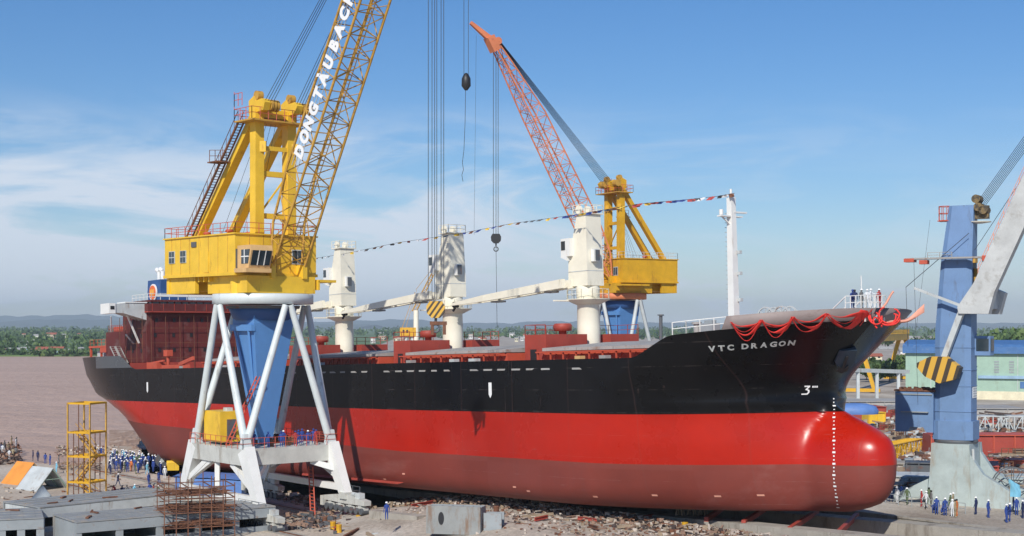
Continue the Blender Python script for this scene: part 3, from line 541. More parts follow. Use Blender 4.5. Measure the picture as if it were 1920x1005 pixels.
# deck cranes
def deck_crane(c,aft,jl,doors):
    for s,(n0,n1) in ((-1,(1.6,7.2)),(1,(1.7,5.8))):
        b=MB(); y=s*(n0+n1)/2; b.box((c-.2,y,14.5),(3.4,n1-n0,3.7)); h=b.build('mast_house',M['redox'],ship)
        d=MB(); d.box((c-.5,s*n1+.03*s,13.9),(.9,.1,1.9)); d.build('door',M['black'] if doors else M['redox'],h)
        b=MB(); b.lathe((c-.4,s*(n0+1.7),16.35),[(.4,0),(.4,.35),(.95,.4),(1.0,.95),(.85,1.15)],16); b.build('mushroom_vent',M['redox'],h) if s<0 else None
        b=MB(); b.rail([(c-1.8,s*n0,16.36),(c-1.8,s*n1,16.36),(c+1.4,s*n1,16.36)],1,.03); b.build('railing',M['redox'],h)
    b=MB(); b.lathe((c,0,12.65),[(1.22,0),(1.22,4.5),(1.16,7.4),(1.22,7.45),(1.25,8.6),(1.2,8.8)],28); ped=b.build('crane_pedestal',M['cream'],ship)
    b=MB(); b.lathe((c,0,20.0),[(1.3,-.5),(2.3,-.02),(2.35,.06),(1.3,.1)],24); 
    b.prism([(0,-.6),(2.3,-.6),(4.1,-.25),(4.1,.25),(2.3,.6),(0,.6)],0,.14,lambda u,v,w_:(c+v*.6-1.0,-u*.95,19.85+w_)); b.build('platform',M['cream'],ped,recalc=False)
    b=MB(); b.rail([(c+2.25*math.cos(a),2.25*math.sin(a),20.08) for a in [i*math.pi/6 for i in range(13)]],1,.025,1.2); b.build('railing',M['cream'],ped)
    # tower: tapered box narrowing towards the top on its aft side
    b=MB(); H0,H1=21.45,28.9
    v0=[(-1.8,-1.15),(1.25,-1.15),(1.25,1.15),(-1.8,1.15)]; v1=[(-.35,-1.05),(1.05,-1.05),(1.05,1.05),(-.35,1.05)]; vm=[(-1.75,-1.13),(1.22,-1.13),(1.22,1.13),(-1.75,1.13)]
    vs=[(c+x,y,H0) for x,y in v0]+[(c+x,y,H0+2.6) for x,y in vm]+[(c+x,y,H1) for x,y in v1]
    b.add(vs,[(0,3,2,1)]+[(i,(i+1)%4,(i+1)%4+4,i+4) for i in range(4)]+[(i+4,(i+1)%4+4,(i+1)%4+8,i+8) for i in range(4)]+[(8,9,10,11)])
    tw=b.build('crane_tower',M['cream'],ship)
    b=MB(); b.box((c+.25,0,29.0),(2.0,2.6,.12)); 
    for s in (-.6,.6): b.tube((c-.5,s-.12,29.55),(c-.5,s+.12,29.55),.45,n=16); b.bar((c-.2,s,29.05),(c-.5,s,29.6),.12)
    b.rail([(c-.7,-1.25,29.05),(c+1.2,-1.25,29.05),(c+1.2,1.25,29.05),(c-.7,1.25,29.05)],.9,.03,1); b.build('tower_head',M['cream'],tw)
    b=MB(); b.box((c-1.7,-.9,25.6),(1.4,1.4,1.9)); b.prism([(-2.5,24.6),(-1.5,24.2),(-1.5,24.65),(-2.5,24.65)],-1.6,-.2,lambda u,v,w_:(c+u,w_,v)); cb=b.build('crane_cab',M['white'],tw,recalc=True)
    b=MB(); b.box((c-2.0,-1.61,25.8),(.62,.06,.95)); b.box((c-2.47,-.9,25.8),(.06,1.0,.95)); b.build('window',M['glass'],cb)
    b=MB(); b.box((c+1.5,-.2,24.6),(.5,.8,1.3)); v_=b.build('ventilation_box',M['white'],tw)
    b=MB(); b.box((c+1.87,-.2,24.6),(.04,.6,1.1)); b.build('louvre',M['gdark'],v_)
    b=MB(); b.box((c-.28,0,23.0),(3.05,2.34,.08)); b.build('seam_band',M['lgrey'],tw)
    # twin-girder jib lowered aft, resting near horizontal on the starboard side
    b=MB()
    for y in (-2.35,-.95):
        b.bar((c-1.2,y,21.75),(c-jl*.7,y,20.85),.5,.95,w2=.45,h2=.7); b.bar((c-jl*.7,y,20.85),(c-jl,y*.55-.75,20.45),.45,.7,w2=.25,h2=.3)
    for k in range(5): x=c-3-(jl-4)*k/5; zq=21.65-1.25*(c-x)/jl; b.bar((x,-2.35,zq),(x,-.95,zq),.3,.4)
    jb=b.build('crane_jib',M['cream'],ship)
    b=MB(); b.tube((c-jl,-1.9,20.4),(c-jl,-1.3,20.4),.35,n=14); b.bar((c-jl+.1,-1.6,20.3),(c-jl-.5,-1.6,19.7),.2); b.build('jib_sheave',M['black'],jb)
    b=MB(); b.box((c-jl*.62,-1.65,20.4),(1.5,1.0,.2)); b.box((c-4,-1.65,21.0),(1.3,1.0,.2)); b.build('jib_rest',M['deckgrey'],jb)
for c,d in ((-23.8,1),(-47.9,1),(-71.9,0)): deck_crane(c,1,21.3,d)
# a portal stowage bracket on midship crane tower (diagonal stay)
# superstructure
H=M['housered']
def part(name,mb,m,par=None,**k): return mb.build(name,m,par or ship,**k)
b=MB(); b.box((-114.75,0,18.4),(8.5,20,7.4)); b.box((-124,0,17.2),(9.96,17,5.0)); hs=part('superstructure',b,H)
b=MB(); b.box((-114.2,0,22.2),(9.6,20.6,.18)); part('bridge_deck',b,M['redox'],hs)
b=MB(); 
for s in (-1,1): b.box((-114.2,s*10.25,22.85),(9.6,.08,1.1))
b.box((-109.42,0,22.85),(.08,20.5,1.1)); part('bridge_bulwark',b,H,hs)
b=MB()
for k in range(12): b.box((-109.36,-9.6+1.75*k,22.85),(.06,.07,1.1))
part('bulwark_stiffener',b,M['redox'],hs)
b=MB(); b.box((-115.2,0,22.65),(6.6,17,.7)); b.box((-115.2,0,23.95),(7.0,17.4,.3)); 
for k in range(15): b.box((-111.95,-8.4+1.2*k,23.4),(.12,.14,.8))
for s in (-1,1):
    for k in range(5): b.box((-118.3+1.55*k,s*8.42,23.4),(.14,.12,.8))
wh=part('wheelhouse',b,H,hs)
b=MB(); b.box((-115.2,0,23.4),(6.4,16.7,.79)); part('wheelhouse_window',b,M['glass'],wh)
b=MB(); b.rail([(-118.6,-8.6,24.1),(-111.8,-8.6,24.1),(-111.8,8.6,24.1)],.95,.035,1.4); b.box((-111.75,-3,24.75),(.05,10,.35)); part('railing',b,M['white'],wh)
for zz_,n,off in ((21.0,7,.3),(18.75,6,0),(16.55,7,.6)):
    for k in range(n):
        y=-8.6+off+17.4/n*k+random.uniform(-.25,.25); b=MB(); b.box((-110.47,y,zz_),(.08,.42,.55)); part('window',b,M['black'],hs)
for zz_ in (20.9,18.7,16.5):
    for x in (-112.5,-115.5,-118):
        b=MB(); b.box((x,-10.03,zz_),(.42,.08,.55)); part('window',b,M['black'],hs)
b=MB()
for k in range(9): y=-9.6+2.3*k; b.bar((-109.9,y,13.2),(-109.9,y,21.9),.06)
for z in (15.4,17.6,19.8,21.6): b.bar((-109.9,-9.7,z),(-109.9,9.0,z),.06)
for k in range(5): x=-110.6-2*k; b.bar((x,-10.7,13.8),(x,-10.7,21.6),.06)
for z in (15.4,17.6,19.8): b.bar((-110.4,-10.7,z),(-119,-10.7,z),.06)
part('scaffolding',b,M['rust'],hs)
b=MB(); b.rail([(-119.3,-8.4,19.74),(-128,-8.4,19.74)],.95,.03,.8); part('railing',b,M['redox'],hs)
# bridge wing
b=MB(); b.prism([(-10,21.0),(-10,23.4),(-13.4,23.5),(-15.3,23.3),(-15.3,22.1),(-13.6,22.0)],-113.4,-110.6,lambda u,v,w_:(w_,u,v)); bw=part('bridge_wing',b,M['lgrey'],hs,recalc=True)
b=MB(); b.box((-112,-15.35,22.7),(3.1,1.0,1.5)); b.box((-112,-11.6,23.6),(3.0,3.4,.16)); part('wing_cab',b,M['white'],bw)
b=MB(); b.box((-110.42,-15.35,22.8),(.05,.6,.5)); part('window',b,M['black'],bw)
b=MB(); b.bar((-112,-12.5,22),(-112.4,-10.4,17.6),.22); b.bar((-114.8,-11.4,19),(-115,-10.1,17.6),.18); part('wing_strut',b,M['white'],bw)
# funnel
b=MB(); b.box((-124.5,0,24.4),(5.2,5.0,7.0),taper=.9); fu=part('funnel',b,M['dblue'])
b=MB(); b.box((-124.5,0,21.9),(5.5,5.4,1.8)); part('funnel_base',b,M['white'],fu)
def disc(cx,y,cz,r,n=24): return [(cx+r*math.cos(2*math.pi*i/n),cz+r*math.sin(2*math.pi*i/n)) for i in range(n)]
b=MB(); b.prism(disc(-124.4,0,25.9,1.35),-2.62,-2.45,lambda u,v,w_:(u,w_+.02*(v-25.9)+.04,v)); em=part('emblem',b,M['signw'],fu,recalc=True)
b=MB(); b.prism(disc(-124.4,0,25.9,1.12),-2.68,-2.5,lambda u,v,w_:(u,w_,v)); part('emblem_disc',b,mat('emblem_orange',(.75,.16,.04),.5),em,recalc=True)
b=MB()
for dx in (-.38,.38):
    for s in (-1,1): b.bar((-124.4+dx+s*.32,-2.70,26.4),(-124.4+dx,-2.70,25.4),.14,.06,up=(0,1,0))
part('emblem_letter',b,mat('emblem_yellow',(.8,.55,.1),.5),em)
b=MB()
for x,y in ((-125.5,-.9),(-124.2,-.9),(-123.2,.8)):
    b.tube((x,y,27.8),(x,y,29.3),.35,n=12); b.tube((x,y,29.3),(x-.8,y,29.7),.35,.38,n=12)
part('exhaust_pipe',b,M['white'],fu)
# poop structures
b=MB(); b.box((-130,0,17.5),(13,16.5,.3)); b.box((-128,-8.1,17.0),(8,.3,.9))
for x in (-136.2,-132,-128,-124.5):
    for s in (-1,1): b.box((x,s*8.0,16.1),(.3,.3,2.6))
part('poop_canopy',b,M['redrail'])
b=MB(); b.box((-131.5,-7.2,16.3),(7.5,.3,1.1)); part('poop_bulwark',b,M['lgrey'])
b=MB(); b.box((-125,-3.5,19.1),(6.5,8,2.9)); b.box((-131.0,-2,18.7),(5,8,2.1)); dh=part('aft_deckhouse',b,M['redrail'])
b=MB(); b.box((-130.6,-6.03,18.7),(1.1,.06,1.4)); part('door',b,M['lgrey'],dh)
b=MB(); b.tube((-134.5,-5.2,17.6),(-134.5,-5.2,19.2),.3,n=10); b.tube((-134.5,-5.2,19.0),(-132.3,-6.2,22.4),.16,.1,n=8); b.bar((-134.3,-5.3,19.1),(-133.3,-5.8,19.4),.3); part('provision_davit',b,M['lgrey'])
b=MB(); b.rail([(-136.3,-8.1,17.65),(-124,-8.1,17.65)],1,.03); part('railing',b,M['redrail'])
for x0,z0,x1,z1 in ((-121,17.3,-116.5,13.2),(-119,17.3,-114.6,13.4)):
    b=MB()
    for s in (-.35,.35): b.bar((x0,-10.9+s,z0),(x1,-10.9+s,z1),.1,.16)
    for k in range(14): f=k/13; b.box((x0+(x1-x0)*f,-10.9,z0+(z1-z0)*f),(.22,.7,.05))
    part('stairway',b,M['deckgrey'])
b=MB(); b.box((-106,-10.6,14.2),(3.4,1.6,1.0)); b.box((-99,-11,14.0),(9,.12,.5)); b.bar((-107,-10.9,14.6),(-103,-10.9,14.9),.25); b.bar((-98,-10.9,14.3),(-92.6,-11.4,15.1),.3,.5); part('deck_gear',b,M['redrail'])
b=MB(); b.tube((-105.6,-9,13),(-105.6,-9,16),.25,n=10); b.box((-105.6,-9,16),(1.2,.9,.9)); part('ventilator',b,M['redrail'])
for i in range(9):   # pale cabinets and fittings along the side deck
    x=(-97,-85,-60,-41,-33,-29.5,-13,-9.5,-63)[i]; b=MB(); b.box((x,-10.9,13.2+.3),(random.uniform(.7,1.2),.7,1.1)); part('deck_cabinet',b,random.choice((M['lgrey'],M['tan'],M['deckgrey'])))
# forecastle: mast, rails, winches, lookout platform
b=MB()
for z0,z1,w0,w1 in ((15.4,20,.78,.72),(20,25,.72,.66),(25,28.7,.66,.6)): b.bar((-3.3,0,z0),(-3.3,0,z1+.002),w0,w0,w2=w1,h2=w1)
fm=part('foremast',b,M['white'])
b=MB(); b.box((-3.3,-.2,26.9),(.5,3.0,.12)); b.box((-3.1,.9,27.3),(.3,1.8,.15)); b.bar((-3.3,-1.4,26.9),(-3.3,-.3,26.2),.12); b.tube((-3.3,-1.4,27),(-3.3,-1.4,27.5),.2,n=10); b.tube((-3.3,0,28.7),(-3.3,0,29.5),.12,n=8); part('crosstree',b,M['white'],fm)
b=MB()
for z in (19,21.5,23.5): b.box((-2.7,.3,z),(.35,.35,.3))
for k in range(26): b.bar((-3.93,-.25,16+.45*k),(-3.93,.25,16+.45*k),.05)
part('mast_fitting',b,M['lgrey'],fm)
b=MB(); b.rail([(x,-(half(x,15.4)-.3),ztop(x)) for x in (.9,2.2,x0_)],1.1,.035,1.2); b.rail([(-1,-4,15.0),(3,-7,15.6)],1.1,.035,1.2); part('railing',b,M['white'])
b=MB(); b.box((-3,-3,13.9),(2.6,7,2.9)); part('forecastle_bulkhead',b,M['deckgrey'])
for x,y in ((4.6,-4.0),(6.4,-4.0)):
    b=MB()
    for s in (-1,1):
        for k in range(16):
            a=2*math.pi*k/16; a2=2*math.pi*(k+1)/16; b.bar((x+.95*math.cos(a),y+s*.55,17+.95*math.sin(a)),(x+.95*math.cos(a2),y+s*.55,17+.95*math.sin(a2)),.12)
        for k in range(4): a=math.pi*k/4; b.bar((x+.95*math.cos(a),y+s*.55,17+.95*math.sin(a)),(x-.95*math.cos(a),y+s*.55,17-.95*math.sin(a)),.07)
    b.tube((x,y-.6,17),(x,y+.6,17),.35,n=12); b.box((x,y,16.1),(1.4,1.6,.5)); part('mooring_winch',b,M['lgrey'])
b=MB(); b.box((3.2,-5,16.6),(2.2,1.6,1.4)); b.tube((3.2,-6.3,16.8),(3.2,-3.7,16.8),.5,n=14); part('windlass',b,M['lgrey'])
b=MB(); b.box((1.2,-8,16.1),(1.4,1.0,1.1)); b.box((1.2,-8,16.75),(.9,.6,.3)); part('deck_locker',b,M['grey'])
b=MB(); b.tube((0,-8.5,15.5),(0,-8.5,16.6),.28,n=12); b.tube((0,-8.5,16.6),(0,-8.5,16.8),.45,n=12); part('ventilator',b,M['deckgrey'])
b=MB(); pz=17.5; b.box((11.9,0,pz),(2.4,2.8,.1)); b.rail([(10.8,-1.35,pz),(13.0,-1.35,pz),(13.0,1.35,pz),(10.8,1.35,pz)],1.15,.035,.55,mid=2)
for s in (-1,1): b.bar((8.0,s*1.3,16.6),(10.8,s*1.35,pz+1.1),.08); b.bar((8.8,s*1.3,16.5),(10.8,s*1.35,pz+.2),.08)
for x,y in ((10.9,-1.3),(12.8,-1.3),(10.9,1.3),(12.8,1.3)): b.bar((x,y,16.4),(x,y,pz),.1)
b.tube((11.5,0,pz),(11.5,0,pz+2.9),.05,n=6); part('bow_platform',b,M['white'])
PLAT=pz
# red drapes along the bulwark
rd=empty('red_festoon',S(7,-10,16),0,'red cloth swags draped in loops over the bow bulwark','festoon')
inv=Matrix.Translation(-S(7,-10,16))
def festpt(x,z,off=.12): x=min(x,xend(z)-.05) ; return S(x,-(half(x,min(z,17.5))+off),z)
def ribbon(p,q,sag,wd,name='swag',turn=0,n=13):
    b=MB(); vs=[]
    for k in range(n+1):
        f=k/n; px=p[0]+(q[0]-p[0])*f; py=p[1]+(q[1]-p[1])*f+sag*4*f*(1-f)*(1+.12*math.sin(5*f+turn)); x,z=zfor(px,py); ww=wd*(.45+.55*math.sin(math.pi*f))*(1+.35*math.sin(9*f+turn))
        a=inv@festpt(x,z+ww/2,.14+.05*math.sin(9*f+turn)); c=inv@festpt(x,z-ww/2,.12); d=inv@festpt(x,z,.22); vs+=[a,d,c]
    b.add(vs,[(3*i+j,3*i+j+1,3*i+j+4,3*i+j+3) for i in range(n) for j in range(2)],0,True); o=b.build(name,M['redcloth'],rd)
    sm=o.modifiers.new('thick','SOLIDIFY'); sm.thickness=.02
knots=[(1373,604),(1430,600),(1489,594),(1554,588),(1622,582),(1676,580)]
for i in range(len(knots)-1):
    p,q=knots[i],knots[i+1]
    for k,(sg,wd) in enumerate(((random.uniform(24,30),.20),(random.uniform(9,16),.13),(random.uniform(30,35),.07),(random.uniform(17,22),.06))):
        ribbon((p[0]+random.uniform(-3,3),p[1]),(q[0]+random.uniform(-3,3),q[1]),sg*(1 if i<4 else .8),wd,turn=k*2.3+i*1.7)
tipw=S(13.6,0,17.2)
b=MB()
for k in range(6):
    pts=[]; a0=random.uniform(0,6); rx=random.uniform(.25,1.0); rz=random.uniform(.3,.75); cx_=random.uniform(-.9,.7); cz_=random.uniform(-1.0,-.2); ty=random.uniform(-.5,.5)
    for j in range(15): f=j/14; a=a0+f*random.uniform(4.4,4.8); pts.append(inv@(tipw+Vector((cx_+rx*math.cos(a),.4*math.sin(a)-.4,cz_+rz*math.sin(a)+ty*rx*math.cos(a)))))
    b.poly_line(pts,.075)
b.build('knotted_loops',M['redcloth'],rd)
b=MB(); p0=inv@tipw; vs=[]
for j in range(13):
    f=j/12; c=p0+Vector((.2+3.3*f,-.4*f,-1.0+1.2*f*f+.12*math.sin(8*f))); wd=.08+.28*f*f; vs+=[c+Vector((0,.1,wd)),c+Vector((0,.25*math.sin(9*f),0)),c-Vector((0,-.1,wd))]
b.add(vs,[(3*i+j,3*i+j+1,3*i+j+4,3*i+j+3) for i in range(12) for j in range(2)],0,True); o=b.build('streamer',M['pink'],rd); o.modifiers.new('t','SOLIDIFY').thickness=.04
b=MB(); b.poly_line([inv@(tipw+Vector((-.2,0,.1))),inv@(tipw+Vector((.35,0,.75))),inv@(tipw+Vector((.7,0,1.4))),inv@(tipw+Vector((.95,0,1.75)))],.1); b.build('streamer',M['pink'],rd)
# signal flags from stern mast to foremast
line=[atZ(592,484,205),atZ(645,476,186),atZ(745,455,176),atZ(862,438,166),atZ(960,419,158),atZ(1055,406,151),atZ(1130,394,146),atZ(1200,382,143),atZ(1290,374,139),atZ(1345,368,136.5),atZ(1378,362,135)]
fl=empty('signal_flag_line',line[0],0,'long string of small coloured signal flags strung over the deck cranes','flags')
off=line[0]; b=MB(); b.poly_line([p-off for p in line],.02,4); b.build('rope',M['rope'],fl)
rnd=random.Random(3); ncol=[M['flagred'],M['flagblue'],M['flagyel'],M['flagwhite'],M['gdark'],M['rust'],M['flagblue']]
for i in range(66):
    f=(i+.5)/66*10*.985; k=int(f); p=line[k].lerp(line[k+1],f-k)-off; d=(line[k+1]-line[k]).normalized()
    if f>8 and i%2: continue
    b=MB(); h_=rnd.uniform(.12,.3)*(1.5 if f>8 else 1); l_=rnd.uniform(.6,1.0); s=Vector((rnd.uniform(-.5,.1),rnd.uniform(-.5,.3),-h_))
    b.add([p,p+d*l_*.5+Vector((0,0,.04)),p+d*l_,p+d*l_+s,p+d*l_*.5+s*.8+Vector((.1,.15,-.05)),p+s],[(0,1,4,5),(1,2,3,4)]); b.build('flag',ncol[rnd.randrange(7)],fl)
# ------------------------------------------------------------------ slewing yard cranes
def truss(b,secs,panel,rc,rb,origin,ax,up,lat,laces=True,mi=0,bb=None):
    """secs: (s,w,d) along axis; ax/up/lat unit vectors"""
    bb=bb or b
    def corner(s,i):
        for (a,w0,d0),(c,w1,d1) in zip(secs,secs[1:]):
            if s<=c+1e-6: f=(s-a)/(c-a); w=w0+(w1-w0)*f; d=d0+(d1-d0)*f; break
        y=(-1,1,1,-1)[i]*w/2; z=(0,0,1,1)[i]*d
        return origin+ax*s+lat*y+up*z
    for i in range(4):
        for (a,_,_),(c,_,_) in zip(secs,secs[1:]): b.tube(corner(a,i),corner(c,i),rc,n=8,mi=mi,caps=False)
    Lt=secs[-1][0]; n=round(Lt/panel)
    for k in range(n):
        s0,s1=Lt*k/n,Lt*(k+1)/n
        for i in range(4):
            j=(i+1)%4; bb.tube(corner(s1,i),corner(s1,j),rb,n=5,mi=mi,caps=False)
            a,c=(i,j) if k%2 else (j,i); bb.tube(corner(s0,a),corner(s1,c),rb,n=5,mi=mi,caps=False)
            bb.tube(corner(s0,c),corner((s0+s1)/2,(a)),rb*.7,n=4,mi=mi,caps=False) if i==0 else None
    return corner
def rope(parent,name,p,q,r=.028,m=None,n=1):
    b=MB(); b.tube(p,q,r,n=5,caps=False); return b.build(name,m or M['rope'],parent)
def yard_crane(name,label,cat,loc,k,yawP,yawH,lift,body,jibm,ringm,legm,colm,hx0,RR,jibL,jibE,hw,hook,letters,small=False,group='yard slewing cranes'):
    e=empty(name,loc,0,label,cat,group); e.scale=(k,k,k)
    E2=lambda nm,yaw:None
    cP,sP=math.cos(yawP),math.sin(yawP); cH,sH=math.cos(yawH),math.sin(yawH)
    P=lambda x,y,z:Vector((x*cP-y*sP,x*sP+y*cP,z))
    Hh=lambda x,y,z:Vector((x*cH-y*sH,x*sH+y*cH,z+lift))
    def bld(b,nm,m,par=None,**kw): return b.build(nm,m,par or e,**kw)
    zp=6.9; ax,ay=4.9,4.5; fx=7.9
    # portal: platform ring beams
    b=MB()
    for s in (-1,1): b.bar(P(-ax-.5,s*ay,zp-.75),P(ax+.5,s*ay,zp-.75),.9,1.5); b.bar(P(s*ax,-ay+.46,zp-.75),P(s*ax,ay-.46,zp-.75),.9,1.49)
    b.bar(P(-ax+.5,0,zp-.2),P(ax-.5,0,zp-.2),2*ay-1,.25); bld(b,'portal_platform',M['dirtywhite'] if not small else legm)
    for sx in (-1,1):
        for sy in (-1,1):
            zf=1.25+(.8 if (sy>0 and not small) else 0)
            b=MB(); b.bar(P(sx*(ax+.1),sy*ay,zp-.1),P(sx*fx,sy*ay,zf),1.6,.95,up=P(0,1,0),w2=.9,h2=.8); 
            b.bar(P(sx*(ax-2.4),sy*ay,zp-1.5),P(sx*(fx-.9),sy*ay,zf+1.7),.5,.55,up=P(0,1,0)); b.bar(P(sx*(ax-.2),sy*(ay-2.0),zp-1.5),P(sx*(fx-1.6),sy*ay,zf+2.6),.45,.5)
            bld(b,'portal_leg',M['white'] if not small else legm)
            # bogie group under each foot
            if not small:
                z0=zf-1.25
                b=MB(); b.bar(P(sx*fx-3.5,sy*ay,z0+1.05),P(sx*fx,sy*ay,z0+1.22),.75,.42,h2=.9); b.bar(P(sx*fx+.005,sy*ay,z0+1.22),P(sx*fx+3.5,sy*ay,z0+1.05),.75,.9,h2=.42); b.box(P(sx*fx,sy*ay,z0+1.5),(1.1,1.1,.6),rz=yawP); bg=bld(b,'bogie_beam',M['dirtywhite'])
                for q in (-2.6,-.9,.9,2.6):
                    b=MB(); c=P(sx*fx+q*1.0,sy*ay,z0+.46); b.box(c,(1.35,.5,.38),rz=yawP); b.box(c+Vector((0,0,.22)),(.5,.62,.3),rz=yawP)
                    for w_ in (-.4,.4):
                        c2=P(sx*fx+q+w_,sy*ay,z0+.28); dy=P(0,.47,0); b.tube(c2-dy,c2+dy,.3,n=14,mi=1)
                    bld(b,'wheel_bogie',[M['dirtywhite'],M['gdark']],bg)
                b=MB(); b.box(P(sx*fx+2.2,sy*ay,z0+1.65),(.8,.55,.5),rz=yawP); c_=P(sx*fx+1.5,sy*ay,z0+1.7); b.tube(c_,c_+P(-.5,0,0),.2,n=10); bld(b,'travel_motor',M['lgrey'],bg); b=MB(); b.box(P(sx*fx-4.0,sy*ay,z0+.7),(.5,.7,.9),rz=yawP); bld(b,'buffer',M['dirtywhite'],bg)
                b=MB(); b.rail([P(sx*fx-3.5,sy*(ay+.45),z0+1.58),P(sx*fx+1.5,sy*(ay+.45),z0+1.58)],.8,.02,1.2); bld(b,'railing',M['gdark'],bg)
    b=MB()
    for s in (-1,1): b.bar(P(-fx+.4,s*ay,2.4+(.6 if s>0 else 0)),P(fx-.4,s*ay,2.4+(.6 if s>0 else 0)),.5,.6)
    b.bar(P(-.6,-ay,2.7),P(-.6,-ay,zp-1.4),.45,.45); b.bar(P(-fx+1.2,-ay,3.2),P(-1.5,-ay,zp-1.4),.45,.5); 
    b.bar(P(-ax-.9,-ay+.3,zp-1.8),P(-ax-.9,ay-.3,zp-1.8),.4,.5); bld(b,'tie_beam',M['white'] if not small else legm)
    # deck plating and machinery on the platform
    b=MB(); b.rail([P(-ax-.4,-ay-.5,zp),P(ax+.4,-ay-.5,zp),P(ax+.4,ay+.5,zp),P(-ax-.4,ay+.5,zp)],1.0,.025,1.1); bld(b,'platform_railing',M['redrail'])
    if not small:
        b=MB(); b.box(P(-2.2,-3.05,zp+1.7),(3.3,2.4,2.9),rz=yawP); sw=bld(b,'switch_house',M['yellow'])
        b=MB(); b.box(P(-.52,-3.1,zp+1.45),(.08,.9,1.9),rz=yawP); bld(b,'door',M['gdark'],sw)
        b=MB(); b.box(P(-1.4,-3,zp+3.3),(.8,.6,.35),rz=yawP); bld(b,'roof_vent',M['lgrey'],sw)
        for q in range(8): b=MB(); c_=P(random.uniform(-1,4),random.uniform(-2,3),zp+.25); b.box(c_,(random.uniform(.4,.9),random.uniform(.3,.8),random.uniform(.4,.8)),rz=random.random()); b.box(c_+Vector((0,0,.4)),(.3,.25,.25)); bld(b,'gear_box',M['rust'])
        b=MB()
        for s in (-.35,.35): b.bar(P(-.3+s,-3.6,zp),P(1.8+s,-1.5,zp+6.5),.1)
        for q in range(16): f=q/16; b.bar(P(-.65+2.1*f,-3.6+2.1*f,zp+6.5*f),P(.05+2.1*f,-3.6+2.1*f,zp+6.5*f),.07)
        bld(b,'stair',M['redrail'])
        b=MB()
        for s in (-.4,.4): b.bar(P(fx-4.2+s,ay-1.2,.2),P(fx-5.6+s,ay-.6,4.6),.1)
        for q in range(14): f=q/14; b.bar(P(fx-4.6-1.4*f,ay-1.2+.6*f,.2+4.4*f),P(fx-3.8-1.4*f,ay-1.2+.6*f,.2+4.4*f),.07)
        bld(b,'stair',M['redrail'])
    # eight tubular columns in pairs
    zr=20.1+lift; nodes=[(0,-5.0*RR/5),(5.0*RR/5,0),(0,5.0*RR/5),(-5.0*RR/5,0)]; cor=[(-ax,-ay),(ax,-ay),(ax,ay),(-ax,ay)]
    for i,(nx,ny) in enumerate(nodes):
        a=cor[i]; c=cor[(i+1)%4]
        for (x,y) in (a,c):
            q=P(nx*.93+(x*.06),ny*.93+(y*.06),zr); p=P(x,y,zp+.2); b=MB(); b.tube(p,q,.37 if not small else .3,.3,n=14); b.box(P(x,y,zp+.7),(.9,.9,1.4),rz=yawP,taper=.6) if (x,y)==a else None; bld(b,'strut_column',legm)
    # central slewing column, inverted pyramid
    b=MB(); r0,r1=.78,2.35; zc=18.4+lift; vs=[P(sx*r0*.8,sy*r0*.8,zp) for sx,sy in ((-1,-1),(1,-1),(1,1),(-1,1))]+[P(sx*r1*.9,sy*r1*.9,zc) for sx,sy in ((-1,-1),(1,-1),(1,1),(-1,1))]+[P(sx*r1*.9,sy*r1*.9,zr) for sx,sy in ((-1,-1),(1,-1),(1,1),(-1,1))]
    b.add(vs,[(3,2,1,0),(8,9,10,11)]+[(i,(i+1)%4,(i+1)%4+4,i+4) for i in range(4)]+[(i+4,(i+1)%4+4,(i+1)%4+8,i+8) for i in range(4)]); col=bld(b,'slewing_column',colm)
    b=MB(); b.lathe((0,0,zr-1.4),[(2.6,0),(2.9,.2),(3.3,1.2),(2.9,1.35)],20); bld(b,'column_head',M['dblue'],col)
    b=MB()
    for sx,sy in ((-1,-1),(1,-1)):
        b.bar(P(sx*1.4,sy*2.3,zc-.6),P(sx*.3,sy*1.05,zp+4),.2)
    b.bar(P(-2.1,-2.2,zc-.4),P(2.1,-2.2,zc-.4),.4,.6); bld(b,'column_rib',colm,col)
    b=MB(); b.lathe((0,0,zr),[(RR*.95,0.12),(RR,.16),(RR,1.05),(RR*.98,1.1)],48); rg=bld(b,'slewing_ring',ringm)
    b=MB(); b.lathe((0,0,zr-.3),[(RR*.72,0),(RR*.74,.29)],40); bld(b,'ring_collar',M['gdark'],rg)
    # machine house
    y0,y1=-4.6,4.4; zb=23.15; zt=26.7; x1=2.5
    def hbox(b,xa,xb,ya,yb,za,zb_,mi=0): b.box(Hh((xa+xb)/2,(ya+yb)/2,(za+zb_)/2),(xb-xa,yb-ya,zb_-za),rz=yawH,mi=mi)
    b=MB(); hbox(b,hx0,x1,y0,y1,zb,zt); ho=bld(b,'machine_house',body)
    b=MB(); hbox(b,hx0-.15,x1+.15,y0-.15,y1+.15,zt,zt+.12); hbox(b,hx0-.12,x1+.12,y0-.12,y1+.12,zb-.28,zb-.002); bld(b,'house_trim',body,ho)
    b=MB(); hbox(b,-3.6,3.4,-3.9,3.7,21.25,zb-.3); hbox(b,hx0+.2,-3.4,-2.4,2.4,21.6,zb-.3)
    for s in (-4.1,3.9): hbox(b,hx0,hx0+5.4 if not small else hx0+3,s-.2,s+.2,21.3,zb-.3)
    hbox(b,hx0,hx0+.5,-4.4,4.2,21.3,zb-.3); c=Hh(1.1,-3.3,21.2); b.tube(c,c+Vector((0,0,1.7)),.85,n=18); bld(b,'turntable_frame',body,ho)
    b=MB()
    for q in range(8): hbox(b,hx0+1.2+q*.95,hx0+1.35+q*.95,-4.3,-2.5,zb-.75,zb-.32)
    bld(b,'floor_rib',body,ho)
    b=MB(); hbox(b,-1.5,3.6,3.95,6.0,22.35,22.6); hbox(b,-1.5,3.6,3.9,4.1,21.6,22.5); bld(b,'side_platform',body,ho)
    b=MB()
    x_=hx0+1.4
    while x_<x1-.5:
        hbox(b,x_,x_+.045,y0-.03,y0+.02,zb+.05,zt-.05); x_+=1.75
